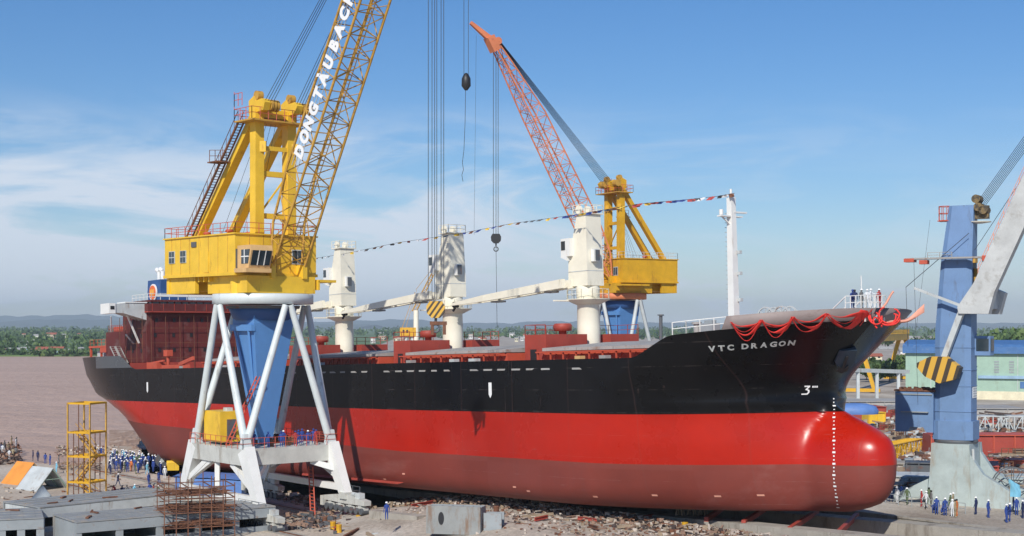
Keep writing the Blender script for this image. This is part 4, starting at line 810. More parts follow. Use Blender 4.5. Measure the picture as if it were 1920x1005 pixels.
    y_=y0+1.5
    while y_<y1-.4:
        hbox(b,x1-.02,x1+.03,y_,y_+.045,zb+.05,zt-.05); y_+=1.5
    bld(b,'panel_joint',M['jibyellow'],ho)
    b=MB(); hbox(b,-3.1,-2.2,y0-.06,y0+.02,zb+.1,zb+2.1); bld(b,'side_door',body,ho)
    b=MB(); hbox(b,-5.4,-4.5,y0-.1,y0+.02,zb+2.6,zb+3.1); bld(b,'louvre',M['gdark'],ho)
    wins=[(-9.2,1.15),(-7.0,1.15)] if not small else [(-7,.9),(-3.2,.9)]
    sd_=y0-.03 if not small else y0-.03
    ysz=-4.63
    for x,wd in wins:
        b=MB(); hbox(b,x-wd/2,x+wd/2,ysz-.05,ysz+.02,zb+1.15,zb+2.35); wf=bld(b,'window',M['lgrey'],ho)
        b=MB()
        for dx in (-.27,.27):
            for dz in (1.45,2.05): hbox(b,x+dx*wd/1.15-.22,x+dx*wd/1.15+.22,ysz-.08,ysz-.04,zb+dz-.25,zb+dz+.25)
        bld(b,'pane',M['glass'],wf)
    b=MB(); hbox(b,x1-.02,x1+.05,1.6,2.9,zb+.9,zb+2.3); wf=bld(b,'window',M['lgrey'],ho)
    b=MB(); 
    for dy in (1.95,2.55): hbox(b,x1+.04,x1+.08,dy-.25,dy+.25,zb+1.0,zb+2.2)
    bld(b,'pane',M['glass'],wf)
    b=MB(); b.rail([Hh(hx0,y0,zt+.12),Hh(x1,y0,zt+.12),Hh(x1,y1,zt+.12),Hh(hx0,y1,zt+.12),Hh(hx0,y0,zt+.12)],1.0,.03,1.3); bld(b,'roof_railing',M['redrail'] if not small else M['lgrey'],ho)
    b=MB(); 
    for x,y in ((-7,-2),(-4,1),(-2,-2.5)): b.lathe(Hh(x,y,zt+.12),[(.25,0),(.25,.35),(.45,.4),(.3,.6)],12)
    bld(b,'roof_vent',M['redrail'],ho)
    # operator cab
    b=MB(); fr=lambda u,v,w_:Hh(u,w_,v)
    b.prism([(2.55,23.5),(4.5,23.5),(5.0,25.1),(4.8,25.6),(2.55,25.6)],-4.4,-2.1,fr); hbox(b,2.5,4.6,-4.7,-2.0,23.1,23.48); cb=bld(b,'operator_cab',M['tan'] if not small else body,recalc=True)
    b=MB(); b.prism([(4.56,23.75),(4.62,23.75),(5.07,25.1),(5.0,25.1)],-4.25,-2.25,fr); b.prism([(3.3,23.9),(4.45,23.9),(4.75,25.2),(3.3,25.2)],-4.44,-4.38,fr); bld(b,'window',M['glass'],cb,recalc=True)
    b=MB(); b.prism([(3.82,23.9),(3.92,23.9),(3.92,25.2),(3.82,25.2)],-4.48,-4.4,fr); b.prism([(3.3,24.5),(4.6,24.5),(4.6,24.6),(3.3,24.6)],-4.49,-4.41,fr)
    for y in (-3.6,-2.9): b.prism([(4.6,23.75),(4.68,23.75),(5.1,25.1),(5.04,25.1)],y,y+.07,fr)
    bld(b,'window_frame',M['white'],cb,recalc=True)
    b=MB(); hbox(b,2.52,2.6,-4.55,-4.1,23.3,25.3); bld(b,'door',M['gdark'],ho)
    # A-frame
    px_=1.4; yl,yr=-1.55,2.05; zt2=38.6
    for y in (yl,yr):
        b=MB(); b.bar(Hh(px_,y,zt),Hh(px_,y,zt2),.95,1.0,up=Hh(1,0,-lift)); b.bar(Hh(px_+.5,y+.35,34.6),Hh(px_+.5,y+.35,35.6),.5,.6); bld(b,'a_frame_post',body)
        b=MB(); b.bar(Hh(px_-.3,y,zt2-.6),Hh(hx0+1.1,y,zt+.05),.7,.85,up=Hh(0,1,-lift)); bld(b,'a_frame_stay',body)
    for p_,q_,w1_,h1_ in ((Hh(px_,yl+.48,28.6),Hh(px_,yr-.48,28.6),.45,.5),(Hh(px_,yl+.48,32.6),Hh(px_,yr-.48,32.6),.45,.5),(Hh(px_,yl,zt2-.3),Hh(px_,yr,zt2-.3),.7,.8),(Hh(px_,yl+.4,28.9),Hh(px_,yr-.4,32.4),.15,.15),(Hh(px_+.3,yl+.4,35.0),Hh(px_+.3,yr-.4,35.0),.25,.4)):
        b=MB(); b.bar(p_,q_,w1_,h1_); bld(b,'a_frame_crossbeam',body)
    b=MB(); hbox(b,px_-1.6,px_+1.5,yl-1.5,yr+1.2,37.4,37.55); tp=bld(b,'top_platform',M['jibyellow'])
    b=MB(); b.rail([Hh(px_-1.6,yl-1.5,37.55),Hh(px_+1.5,yl-1.5,37.55),Hh(px_+1.5,yr+1.2,37.55),Hh(px_-1.6,yr+1.2,37.55),Hh(px_-1.6,yl-1.5,37.55)],1.1,.03,.9); b.rail([Hh(px_-1.6,yl-1.5,38.9),Hh(px_-.2,yl-1.5,38.9)],1.2,.03,.7); b.bar(Hh(px_-1.6,yl-1.5,37.5),Hh(px_-1.6,yl-1.5,40.3),.06); bld(b,'railing',M['redrail'],tp)
    for y in (yl,yr):
        b=MB(); b.prism([(px_-.9,38.2),(px_+1.6,38.4),(px_+1.9,39.1),(px_+1.4,39.5),(px_+.3,39.4),(px_,39.9),(px_-.9,39.5)],y-.35,y+.35,lambda u,v,w_:Hh(u,w_,v)); sh=bld(b,'sheave_bracket',body,recalc=True)
        b=MB()
        for q in range(3): c=Hh(px_+1.4,y+.55+q*.35,38.9); dy=Hh(0,.12,-lift); b.tube(c-dy,c+dy,.55,n=18)
        c=Hh(px_+.3,y,39.9); b.tube(c-Hh(0,.3,-lift),c+Hh(0,.3,-lift),.45,n=16); bld(b,'sheave',M['jibyellow'],sh)
    # stair along the left stay
    b=MB(); p=Hh(hx0+1.0,yl-1.0,zt+.1); q=Hh(px_-1.2,yl-1.0,37.5); d=Hh(0,.32,-lift)
    b.bar(p-d,q-d,.09,.18); b.bar(p+d,q+d,.09,.18)
    for k_ in range(44): f=k_/44; c=p.lerp(q,f); b.bar(c-d,c+d,.16,.05)
    up_=Vector((0,0,1.0)); b.bar(p-d+up_,q-d+up_,.05); b.bar(p+d+up_,q+d+up_,.05)
    for k_ in range(15): c=p.lerp(q,k_/14); b.bar(c-d,c-d+up_,.04)
    m_=p.lerp(q,.64); b.box(m_+Vector((-.2,0,.3)),(1.8,1.6,.12),rz=yawH); b.rail([m_+Vector((-1,-.7,.3)),m_+Vector((.6,-.7,.3))],1.1,.03,.5); bld(b,'stair',M['rust'] if not small else M['redrail'])
    # jib
    el_=R(jibE); fo=Hh(3.5,.25 if small else .65,23.8); ax3=Vector((cH*math.cos(el_),sH*math.cos(el_),math.sin(el_))); lat=Vector((-sH,cH,0)); upj=ax3.cross(lat)*-1
    if upj.z<0: upj=-upj
    wj=3.5
    b=MB(); bb=MB(); secs=[(0,wj,.5),(3.5,wj,2.1),(9,wj*.95,2.8),(jibL*.7,wj*.86,2.5),(jibL*.93,wj*.5,1.3),(jibL,wj*.4,.8)]
    corner=truss(b,secs,2.15,.125 if not small else .12,.055,fo,ax3,upj,lat,bb=bb); jb=bld(b,'jib',jibm); bld(bb,'lattice_bracing',jibm,jb)
    b=MB(); h0=fo+ax3*(jibL-.4); b.bar(h0,h0+ax3*2.4,wj*.42,1.3,up=upj); b.bar(h0+ax3*2.0,h0+ax3*2+Vector((cH*3.4,sH*3.4,.9 if not small else 2.2)),.7,.9,w2=.4,h2=.5)
    for s in (-.5,.5):
        c=h0+ax3*1.2+upj*.9+lat*s; b.tube(c-lat*.18,c+lat*.18,.6,n=16)
    bld(b,'jib_head',jibm if small else M['jibyellow'],jb)
    for s in (-1,1): b=MB(); b.box(Hh(3.0,(.25 if small else .65)+s*wj/2,23.3),(1.2,.5,1.3),rz=yawH); bld(b,'jib_hinge',body,jb)
    b=MB(); c=lambda s,y:fo+ax3*s+lat*y+upj*.3
    b.bar(c(2,-.3),c(jibL*.97,-.3),.06); b.bar(c(2,.3),c(jibL*.97,.3),.06)
    for q in range(90): s=2+(jibL-4)*q/90; b.bar(c(s,-.3),c(s,.3),.05)
    bld(b,'jib_walkway',jibm,jb)
    if letters:
        posn=[0,1,1.95,2.95,4.05,5.05,6.1,7.3,8.25,9.3,10.3,11.8,12.8,13.8,14.8]
        for ch,u_ in zip(letters.replace(' ',''),posn):
            me=text_mesh(ch,1.3,.075,.03); mx=max(v.co.x for v in me.vertices)
            for v in me.vertices:
                s=10.6+u_*1.44+v.co.x*1.15; w_=interp(s,[(q[0],q[1]) for q in secs]); v.co=fo+ax3*s+upj*(.75+v.co.y*1.4)+lat*(-(w_/2+.2)+ -v.co.z)
            me.materials.clear(); me.materials.append(M['signw']); o=D.objects.new('jib_letter',me); C.collection.objects.link(o); o.parent=jb
        b=MB()
        for hh_ in (1.0,1.5,2.0): 
            b.bar(fo+ax3*9.5+upj*hh_-lat*(wj*.47+.12),fo+ax3*31+upj*hh_-lat*(wj*.41+.12),.05)
        bld(b,'sign_frame',M['lgrey'],jb)
    # luffing ropes
    top=Hh(px_+1.5,.25,39.2); hd=h0+ax3*1.2+upj*1.2
    for q in range(8):
        y=(-1.9,-1.6,-1.3,-1.0,1.6,1.9,2.2,2.5)[q] if not small else (-1.4+.4*q); rope(e,'luffing_rope',top+lat*y,hd+lat*(y*.3),.03 if not small else .04)
    for q in range(4): rope(e,'pendant_rope',Hh(px_-.2,-.8+.5*q,37.6),Hh(-6.5+1.2*q if not small else -4+q,-.8+.5*q,zt+.1),.02)
    # hook falls
    hk=h0+ax3*1.9; 
    return e,Hh,hk,jb,fo,ax3
def stripes_mat():
    m=D.materials.new('hazard_stripes'); m.use_nodes=True; n=m.node_tree.nodes; l=m.node_tree.links; p=n['Principled BSDF']; p.inputs['Roughness'].default_value=.55
    t=n.new('ShaderNodeTexCoord'); mp=n.new('ShaderNodeMapping'); mp.inputs['Rotation'].default_value=(0,R(-16),0); l.new(t.outputs['Object'],mp.inputs[0]); s=n.new('ShaderNodeSeparateXYZ'); l.new(mp.outputs[0],s.inputs[0])
    a=n.new('ShaderNodeMath'); a.operation='DIVIDE'; a.inputs[1].default_value=1.0; l.new(s.outputs[0],a.inputs[0]); f=n.new('ShaderNodeMath'); f.operation='FRACT'; l.new(a.outputs[0],f.inputs[0]); g=n.new('ShaderNodeMath'); g.operation='GREATER_THAN'; g.inputs[1].default_value=.56; l.new(f.outputs[0],g.inputs[0])
    x=n.new('ShaderNodeMix'); x.data_type='RGBA'; x.inputs[6].default_value=(.66,.38,.05,1); x.inputs[7].default_value=(.06,.045,.03,1); l.new(g.outputs[0],x.inputs['Factor']); l.new(x.outputs[2],p.inputs['Base Color']); mp.inputs['Scale'].default_value=(1,1,1); return m,mp
HZ,_=stripes_mat(); HZ2,mp2=stripes_mat(); mp2.inputs['Scale'].default_value=(2.6,2.6,2.6); mp2.inputs['Rotation'].default_value=(0,R(-35),0)
def hook_block(e,loc,s,m=None,striped=True,drop=1.0):
    b=MB(); r=.8*s
    pr=[(-.55,.7),(.55,.7),(.8,.25),(.75,-.35),(.35,-.75),(-.35,-.75),(-.75,-.35),(-.8,.25)]
    for a,c in ((-.42,-.3),(.3,.42)): b.prism([(u*s,v*s) for u,v in pr],a*s,c*s,lambda u,v,w_:(u,w_,v))
    o=b.build('hook_block',(HZ2 if striped else M['black']),e,loc=tuple(loc),rot=0,recalc=True)
    b=MB()
    for y in (-.15,.15): b.tube((0,y*s-.1*s,0),(0,y*s+.1*s,0),.6*s,n=18)
    b.tube((0,0,-.7*s),(0,0,-(.9+drop*.3)*s),.12*s,n=8); 
    pts=[]
    for k in range(11):
        a=R(100-k*26); pts.append((.34*s*math.cos(a),0,-(1.35+drop*.3)*s+.34*s*math.sin(a)))
    b.poly_line(pts,.1*s,6); b.poly_line([(-x,y,z) for x,y,z in pts],.09*s,6); b.build('hook',M['gdark'],o); return o
c1loc=Vector((-26.65,153.9,.3)); K1=1.115; YH=math.atan2(-.74,.67)
e1,Hh,hk,jb,fo,ax3=yard_crane('slewing_yard_crane','big yellow lattice-jib crane on white tubular legs in the left foreground','crane',c1loc,K1,YAW,YH,0,M['yellow'],M['jibyellow'],M['legwhite'],M['legwhite'],M['blue'],-10.7,4.8,42.2,59.2,3.9,None,'DONG TÀU BACH DANG')
def towards(e,k,loc,px,py,Z): return (atZ(px,py,Z)-loc)/k
Zt=132.7
b1=towards(e1,K1,c1loc,818,566,Zt)
for i,px in enumerate((803,810,815,819,827,832)):
    p=towards(e1,K1,c1loc,px,560,Zt); q=Vector((p.x,p.y,hk.z+.4)); rope(e1,'hoist_rope',p,q,.028)
hb=hook_block(e1,towards(e1,K1,c1loc,817,580,Zt),.95)
b=MB(); 
p=towards(e1,K1,c1loc,822,606,Zt); b.box((0,0,0),(1.4,.3,.3)); b.box((-.5,0,-.5),(.25,.25,.9)); b.box((.5,0,-.5),(.25,.25,.9)); b.build('lifting_beam',M['rust'],e1,loc=tuple(p))
Za=130.5
p=towards(e1,K1,c1loc,874,140,Za); q=Vector((p.x,p.y,hk.z+1))
for s in (-.18,.18): rope(e1,'whip_rope',p+Vector((s,0,0)),q+Vector((s,0,0)),.022)
b=MB(); b.lathe((0,0,-.75),[(.12,0),(.38,.35),(.36,.95),(.2,1.3),(.08,1.4)],14); b.build('headache_ball',M['black'],e1,loc=tuple(towards(e1,K1,c1loc,874,152,Za)))
b=MB(); b.poly_line([towards(e1,K1,c1loc,x,y,Za) for x,y in ((873,165),(872,230),(870,280),(867,305),(869,318),(866,328),(868,340))],.022,5); b.build('sling_chain',M['rope'],e1)
c2loc=Vector((17.4,230,3.0)); YH2=math.atan2(-.5,-.87)
e2,Hh2,hk2,jb2,fo2,ax32=yard_crane('slewing_yard_crane','smaller yellow crane with salmon-pink lattice jib standing behind the ship','crane',c2loc,.98,YAW,YH2,2.0,M['yellow2'],M['jiborange'],M['jiborange'],M['lgrey'],M['blue'],-8.2,4.2,40.5,60.0,3.0,None,None,small=True)
Z2=218
for px in (925,930,934):
    p=towards(e2,.98,c2loc,px,445,Z2); rope(e2,'hoist_rope',p,Vector((p.x,p.y,hk2.z)),.045)
hook_block(e2,towards(e2,.98,c2loc,930,447,Z2),1.0,striped=False)
p=towards(e2,.98,c2loc,930,460,Z2); rope(e2,'sling_chain',p,towards(e2,.98,c2loc,932,612,Z2),.035)
p=towards(e2,.98,c2loc,893,66,220); rope(e2,'whip_rope',p,towards(e2,.98,c2loc,889,440,220),.02)
# ------------------------------------------------------------------ blue level-luffing crane on the right
c3=Vector((44.0,142.5,3.0)); y3=math.atan2(-.53,.85)
e3=empty('luffing_crane',c3,y3,'blue crane with bent grey box jib and striped counterweights beside the bow','crane')
fr=lambda u,v,w_:(u,w_,v)
b=MB(); b.prism([(-2.3,0),(2.3,0),(2.0,3.2),(1.85,6.0),(-1.85,6.0),(-2.0,3.2)],-2.1,2.1,fr); b.prism([(2.1,0),(7.4,0),(7.4,.7),(3.2,3.2),(2.0,5.0),(1.9,6.0)],-2.4,-1.6,fr); b.prism([(2.1,0),(7.4,0),(7.4,.7),(3.2,3.2),(2.0,5.0),(1.9,6.0)],1.6,2.4,fr); b.prism([(-2.2,1.0),(-5.6,-.0),(-5.9,.5),(-2.1,2.5)],-2.3,-1.5,fr); b.prism([(-2.2,0),(-5.6,-.0),(-5.9,.5),(-2.1,2.2)],1.5,2.3,fr)
M['pgrey']=mat('blue_grey_pedestal',(.40,.47,.46),.6,dirt=(.30,.26,.2),dirt_amt=.4,streak=1,dirt_scale=.7)
pd=b.build('pedestal',M['pgrey'],e3,recalc=True)
b=MB(); b.prism([(2.05,.2),(3.4,.2),(2.0,3.6)],-2.0,-1.7,lambda u,v,w_:(u+.1,w_+.4,v+.4)); b.tube((2.3,-2.15,3.0),(2.2,-2.15,5.6),.14,n=8); b.build('cable_duct',M['lgrey'],pd)
b=MB(); b.lathe((0,0,6.0),[(2.05,0),(2.1,.15),(2.1,.3),(1.9,.35)],28); b.build('slew_bearing',M['gdark'],e3)
b=MB()
oct0=[(-1.75,-1.1),(-1.2,-1.4),(1.2,-1.4),(1.75,-1.1),(1.75,1.1),(1.2,1.4),(-1.2,1.4),(-1.75,1.1)]
secs=[(6.35,1.12,0),(8.2,1.12,0),(8.2001,1.0,0),(17,1.0,0),(24,.86,.3),(29.4,.68,.72)]
vs=[];fs=[]
for z,s,o in secs:
    for x,y in oct0: vs.append((x*s+o+(0),y*s,z))
for k in range(len(secs)-1):
    for i in range(8): fs.append((k*8+i,k*8+(i+1)%8,(k+1)*8+(i+1)%8,(k+1)*8+i))
fs.append(tuple(reversed(range(8)))); fs.append(tuple(range(40,48))); b.add(vs,fs); mst=b.build('mast',M['blue2'],e3)
b=MB()
for z in (9.1,11.6,13.2,15.4): b.prism([(x*1.0,y*1.0) for x,y in [(-1.8,-1.14),(-1.24,-1.45),(1.24,-1.45),(1.8,-1.14),(1.8,1.14),(1.24,1.45),(-1.24,1.45),(-1.8,1.14)]],z,z+.06,lambda u,v,w_:(u,v,w_)) if z<18 else None
b.build('mast_seam',M['blue2'],mst,recalc=True)
b=MB(); b.box((1.72,0,21.6),(.2,1.2,4.6)); b.build('mast_opening',M['black'],mst)
b=MB(); b.box((1.8,-.2,24.0),(.5,.9,.5)); b.box((1.85,.1,22.6),(.5,.5,1.2)); b.build('winch_gear',M['jibyellow'],mst)
b=MB(); b.box((1.755,.2,11.0),(.06,.0+1.4,1.1)); sg=b.build('notice_board',M['signw'],mst)
b=MB()
for r_ in range(4):
    for q in range(3): b.box((1.79,-.25+.45*q,10.65+.24*r_),(.02,.3,.08))
b.build('notice_lines',M['grey'],sg)
# machine house behind the mast
b=MB(); b.prism([(-5.6,7.0),(-4.4,7.0),(-4.1,7.5),(-2.8,7.5),(-2.5,7.0),(-1.8,7.0),(-1.8,11.0),(-5.6,11.0)],-1.6,1.6,fr); mh=b.build('machinery_house',M['blue2'],e3,recalc=True)
b=MB(); b.box((-3.7,-1.66,10.75),(3.6,.1,.12)); b.box((-3.6,-1.75,9.0),(2.7,.3,.1)); b.build('house_ledge',M['grey'],mh)
b=MB(); b.box((-3.7,0,11.12),(4.0,3.4,.15)); 
for k in range(24): b.box((random.uniform(-5.3,-2.2),random.uniform(-1.4,1.4),11.28),(random.uniform(.3,1.2),.2,.2),rz=random.random()*3)
b.build('house_roof',M['rust'],mh)
# jib with goose-neck elbow and twin counterweight arms
b=MB(); b.prism([(.95,18.75),(.85,19.4),(2.4,21.7),(7.1,32.0),(16.1,51.8),(17.9,51.0),(8.6,30.3),(4.35,20.8),(3.8,18.7)],-2.75,-1.55,fr)
b.prism([(.95,18.75),(.85,19.4),(2.4,21.7),(4.35,20.8),(3.8,18.7)],1.55,2.75,fr); b.prism([(2.6,19.2),(2.5,21.2),(3.7,21.0),(3.7,19.2)],-1.55,1.55,fr)
M['jibgrey']=mat('weathered_pale_jib',(.52,.53,.51),.5,dirt=(.34,.33,.30),dirt_amt=.45,dirt_scale=.9)
jb3=b.build('box_jib',M['jibgrey'],e3,recalc=True)
for y in (-2.15,2.15):
    b=MB(); b.bar((1.25,y,19.3),(-.6,y,14.3),.55,.7,up=(0,1,0)); b.build('counterweight_arm',M['lgrey'],e3)
    b=MB(); b.prism([(-2.2,.5),(-.9,1.15),(.6,1.15),(2.0,0.1),(1.6,-1.0),(.0,-1.45),(-1.4,-.8),(-2.2,.1)],-.65,.65,fr); b.build('counterweight',HZ,e3,loc=(-.75,y*1.25,13.4),recalc=True)
b=MB(); b.bar((1.1,-2.2,19.5),(-3.5,-2.2,21.3),.24,.26); b.build('strut_rod',M['lgrey'],e3)
b=MB(); b.bar((-4.4,-1.9,24.2),(4.6,-1.9,24.2),.9,.16); b.rail([(-2.4,-1.5,24.3),(0,-1.5,24.3)],.5,.03); wk=b.build('walkway',M['deckgrey'],e3)
for cc,ss in (((-4.0,-1.9,24.05),(1.0,1.0,.35)),((-2.6,-1.9,23.85),(.8,.8,.4)),((3.9,-1.9,24.1),(1.6,1.0,.5))):
    b=MB(); b.box(cc,ss); b.build('lamp_box',M['redrail'],wk)
b=MB(); 
for x,z in ((2.2,30.0),(2.9,28.9),(2.4,29.2)):
    for q in range(4): b.tube((x-.1,-.75+.4*q,z),(x-.1,-.55+.4*q,z),.42,n=16)
b.box((2.1,0,28.7),(2.2,.5,1.3)); b.build('head_sheave',[mat('greasy_ochre',(.22,.15,.06),.7,dirt=(.03,.03,.03),dirt_amt=.8,dirt_scale=3)],e3)
b=MB(); b.lathe((2.3,0,27.6),[(.3,0),(1.1,.12),(1.1,.2)],16); b.build('head_platform',M['cream'],e3)
b=MB(); 
for z in (28.0,28.7,29.4): b.poly_line([(-1.0+.6*math.cos(a),.6*math.sin(a)-.3,z) for a in [i*.5236 for i in range(13)]],.035,4)
for i in range(8): a=i*.785; b.bar((-1.0+.6*math.cos(a),.6*math.sin(a)-.3,28),(-1.0+.6*math.cos(a),.6*math.sin(a)-.3,29.4),.05)
b.box((-1,-.3,27.95),(1.2,1.2,.08)); b.build('ladder_cage',M['redrail'],e3)
b=MB()
for s in (-.25,.25): b.bar((-1.45,s,8),(-.75,s,28),.06)
for k in range(50): f=k/50; b.bar((-1.45+.7*f-.05,-.25,8+20*f),(-1.45+.7*f-.05,.25,8+20*f),.04)
b.build('ladder',M['pink'],e3)
for k in range(7):
    y=-.6+.2*k; b=MB(); b.tube((2.4,y,29.9-.15*k),(17.5+.4*k,y-2,50+.3*k),.03,n=5,caps=False); b.build('luffing_rope',M['rope'],e3)
b=MB(); b.tube((2.1,-1.0,25.0),(17,-2,47),.03,n=5,caps=False); b.build('pendant_rope',M['rope'],e3)
b=MB(); b.tube((1.7,-1.7,26.6),(-4.3,-2.3,21.4),.035,n=5,caps=False); b.tube((-4.3,-2.3,21.4),(-4.1,-2.3,15.5),.025,n=5,caps=False); b.tube((-3.6,-2,24),(-3.2,-2,10),.018,n=5,caps=False); b.tube((-2,-2,28),(-3.4,-2,17),.015,n=5,caps=False); b.build('rigging_rope',M['rope'],e3)
b=MB(); b.rail([(2.7,-2.2,22.5),(8,-2.2,34)],.9,.03,1.2); b.build('jib_handrail',M['pink'],jb3)
# glazed operator cab hanging on the right of the mast
b=MB(); b.box((2.45,1.0,15.6),(1.6,1.4,1.9)); cb=b.build('operator_cab',M['blue2'],e3)
b=MB(); b.box((2.5,.27,15.7),(1.2,.08,1.2)); b.box((3.28,1.0,15.7),(.08,1.1,1.2)); b.build('window',M['glass'],cb)
# ------------------------------------------------------------------ green warehouse and other background works
e=empty('warehouse',(0,0,0),0,'long pale green warehouse with blue roof behind the blue crane','warehouse')
p0=atZ(1698,612,352); p1=Vector(((2150-960)/F*330,330,0)); d=(p1-p0); d.z=0; Ls=d.length; yw=math.atan2(d.y,d.x); e.location=(p0.x,p0.y,3); e.rotation_euler=(0,0,yw)
b=MB(); b.box((Ls/2,8,6.0),(Ls,16,12)); b.build('wall',M['green'],e)
b=MB(); b.box((Ls/2,-.05,1.0),(Ls,.14,2.0)); b.build('plinth',M['creamw'],e)
b=MB(); b.prism([(-1,11.0),(-1,12.6),(0,13.2),(8,14.2),(17,12.6),(17,11.8)],-.6,Ls+.6,lambda u,v,w_:(w_,u,v)); b.build('roof',M['rblue'],e,recalc=True)
b=MB(); b.box((Ls/2+9,-.3,5.4),(Ls-16,.7,.7)); b.build('canopy',mat('faded_blue_grey',(.28,.42,.55),.7),e)
for k in range(9):
    x=4+k*8.6
    for j in range(1): b=MB(); [b.box((x+dx,-.04,6.6+.62*q),(1.1,.1,.34)) for q in range(5) for dx in (0,3.4)]; b.build('louvre_window',M['grey'],e)
for x in (30,): b=MB(); b.box((x,-.05,3.6),(7,.12,1.6)); b.build('shutter',M['rblue'],e)
for k in range(8):
    b=MB(); b.box((10*k+6,-.1,6.6),(.14,.1,9)); b.build('downpipe',M['lgrey'],e)
# yellow goliath gantry behind the bow
def gantry(loc,rz,span,h,label):
    e=empty('gantry_crane',loc,rz,label,'gantry crane')
    b=MB(); b.box((span/2,0,h),(span+5,1.6,2.0)); b.box((span/2,2.2,h),(span+5,1.6,1.99)); gd=b.build('girder',M['yellow2'],e)
    b=MB(); b.rail([(-2,-.9,h+1),(span+2,-.9,h+1)],1.3,.06,1.6); b.build('railing',M['yellow2'],gd)
    b=MB(); b.box((span*.6,1.1,h+1.7),(3.2,3.4,1.4)); b.build('trolley',M['jibyellow'],gd)
    for x in (0,span):
        for s in (-1,1):
            b=MB(); b.bar((x,1.1+s*1.0,h-.9),(x,1.1+s*4.6,.8),1.1,1.3,w2=.8,h2=.9); b.build('leg',M['yellow2'],e)
        b=MB(); b.bar((x,-5,.75),(x,7,.75),.9,.9); b.build('sill_beam',M['yellow2'],e)
    return e
g=gantry(atZ(1632,612,395)*Vector((1,1,0)) if False else Vector(((1602-960)/F*385,378,3)),math.atan2(92,37),99,14.2,'yellow gantry crane straddling the plate yard behind the bow') if True else None
# near A-leg pair of the gantry
# pipe bridge
e=empty('pipe_bridge',(0,0,0),0,'pale grey pipe bridge on posts between the bow and the warehouse','pipe bridge')
a=atZ(1600,694,330); c=atZ(1702,697,345); b=MB(); b.bar(a,c,1.0,.9); b.build('pipe_deck',M['lgrey'],e)
for f in (.08,.42,.82):
    p=a.lerp(c,f); b=MB(); b.bar((p.x,p.y,3),(p.x,p.y,p.z-.45),.7,.7); b.build('post',M['lgrey'],e)
# distant small portal crane in the gap between deck cranes
def fcrane(px,Z):
    s=Z/F; base=Vector(((px-960)*s,Z,3)); e=empty('harbour_crane',base,0,'small distant yellow-cabbed dock crane seen between the aft and middle deck cranes','crane')
    b=MB(); top=EYE+(612-630)*s-3
    for sx,sy in ((-1,-1),(1,-1),(1,1),(-1,1)): b.bar((sx*3.2,sy*3.2,0),(sx*1.7,sy*1.7,top*.72),.7); b.bar((sx*1.7,sy*1.7,top*.72),(sx*.9,sy*.9,top),.6)
    b.build('portal',M['legwhite'],e)
    b=MB(); b.box((-.5,0,top+1.6),(6.2,4.4,3.4)); b.build('cab',M['yellow2'],e)
    b=MB(); 
    for dx in (-2.2,-.8): b.box((dx,-2.23,top+1.8),(.7,.06,1.2))
    b.build('window',M['glass'],e)
    b=MB(); b.tube((2.6,-1,2),(2.6,-1,top+10),1.1,1.0,n=12); b.build('mast',M['cream'],e)
    b=MB(); bb=b; truss(b,[(0,2.4,1.6),(26,1.0,.7)],2.2,.16,.09,Vector((2.4,0,top+9)),Vector((.42,.1,.9)).normalized(),Vector((-.9,0,.42)),Vector((0,1,0))); b.bar((-3,0,top+3),(2,0,top+17),.18); b.bar((-1.5,0,top+3),(2.8,0,top+18),.12); b.tube((2.4,0,top+18),(12.5,2,top+31),.08,n=4); b.build('jib',M['jibyellow'],e)
fcrane(768,560)
# ------------------------------------------------------------------ yard objects, left
def block(name,label,cat,c,L_,W_,H,rz,m,group=None,ribs=5,open_side=True,lid=mat('dusty_primer_grey',(.27,.28,.28),.7,dirt=(.36,.31,.25),dirt_amt=.5,dirt_scale=.7)):
    e=empty(name,c,rz,label,cat,group)
    b=MB(); b.box((0,0,H-.06),(L_,W_,.12)); b.box((0,W_/2-.1,(H-.12)/2),(L_,.2,H-.13)); b.box((L_/2-.1,0,(H-.12)/2),(.2,W_-.42,H-.13)); b.build('plating',lid,e)
    b=MB(); 
    for k in range(ribs+1): x=-L_/2+.2+(L_-.5)*k/ribs; b.box((x,-.0,(H-.14)/2),(.12,W_-.5,H-.16)); b.box((x,-W_/2+.15,(H-.14)/2),(.7,.14,H-.15))
    b.box((0,-W_/2+.12,H-.62),(L_,.2,.9)); b.box((0,-W_/2+.12,.25),(L_,.2,.5)); b.build('frame',m,e)
    b=MB()
    for k in range(int(L_/1.1)): b.box((-L_/2+.6+1.1*k,0,H+.01),(.04,W_*.96,.03))
    for k in range(3): b.box((0,-W_/2+W_*(k+1)/4,H+.025),(L_*.98,.05,.06))
    b.build('weld_seams',lid,e)
    for k in range(4): b=MB(); b.box((random.uniform(-L_/2+.5,L_/2-.5),random.uniform(-W_/2+.4,W_/2-.4),H+.1),(random.uniform(.4,1.6),random.uniform(.1,.3),.12),rz=random.random()*3); b.build('offcut',M['rust'],e)
    return e
block('steel_hull_block','grey double-bottom hull block lying behind the longer front one','hull block',(-43.2,149.5,.3),17,7.2,2.5,R(28)+.35,M['lgrey'],'hull blocks in the left foreground')
block('steel_hull_block','long grey hull block at the lower left, in front of the other one','hull block',(-33.5,139.5,.3),20,6.6,2.4,R(30)+.1,M['grey'],'hull blocks in the left foreground')
block('steel_hull_block','grey hull block cut by the lower left corner of the photo','hull block',(-49.5,137.0,.3),9,8,2.3,R(20),M['grey'],'hull blocks in the left foreground')
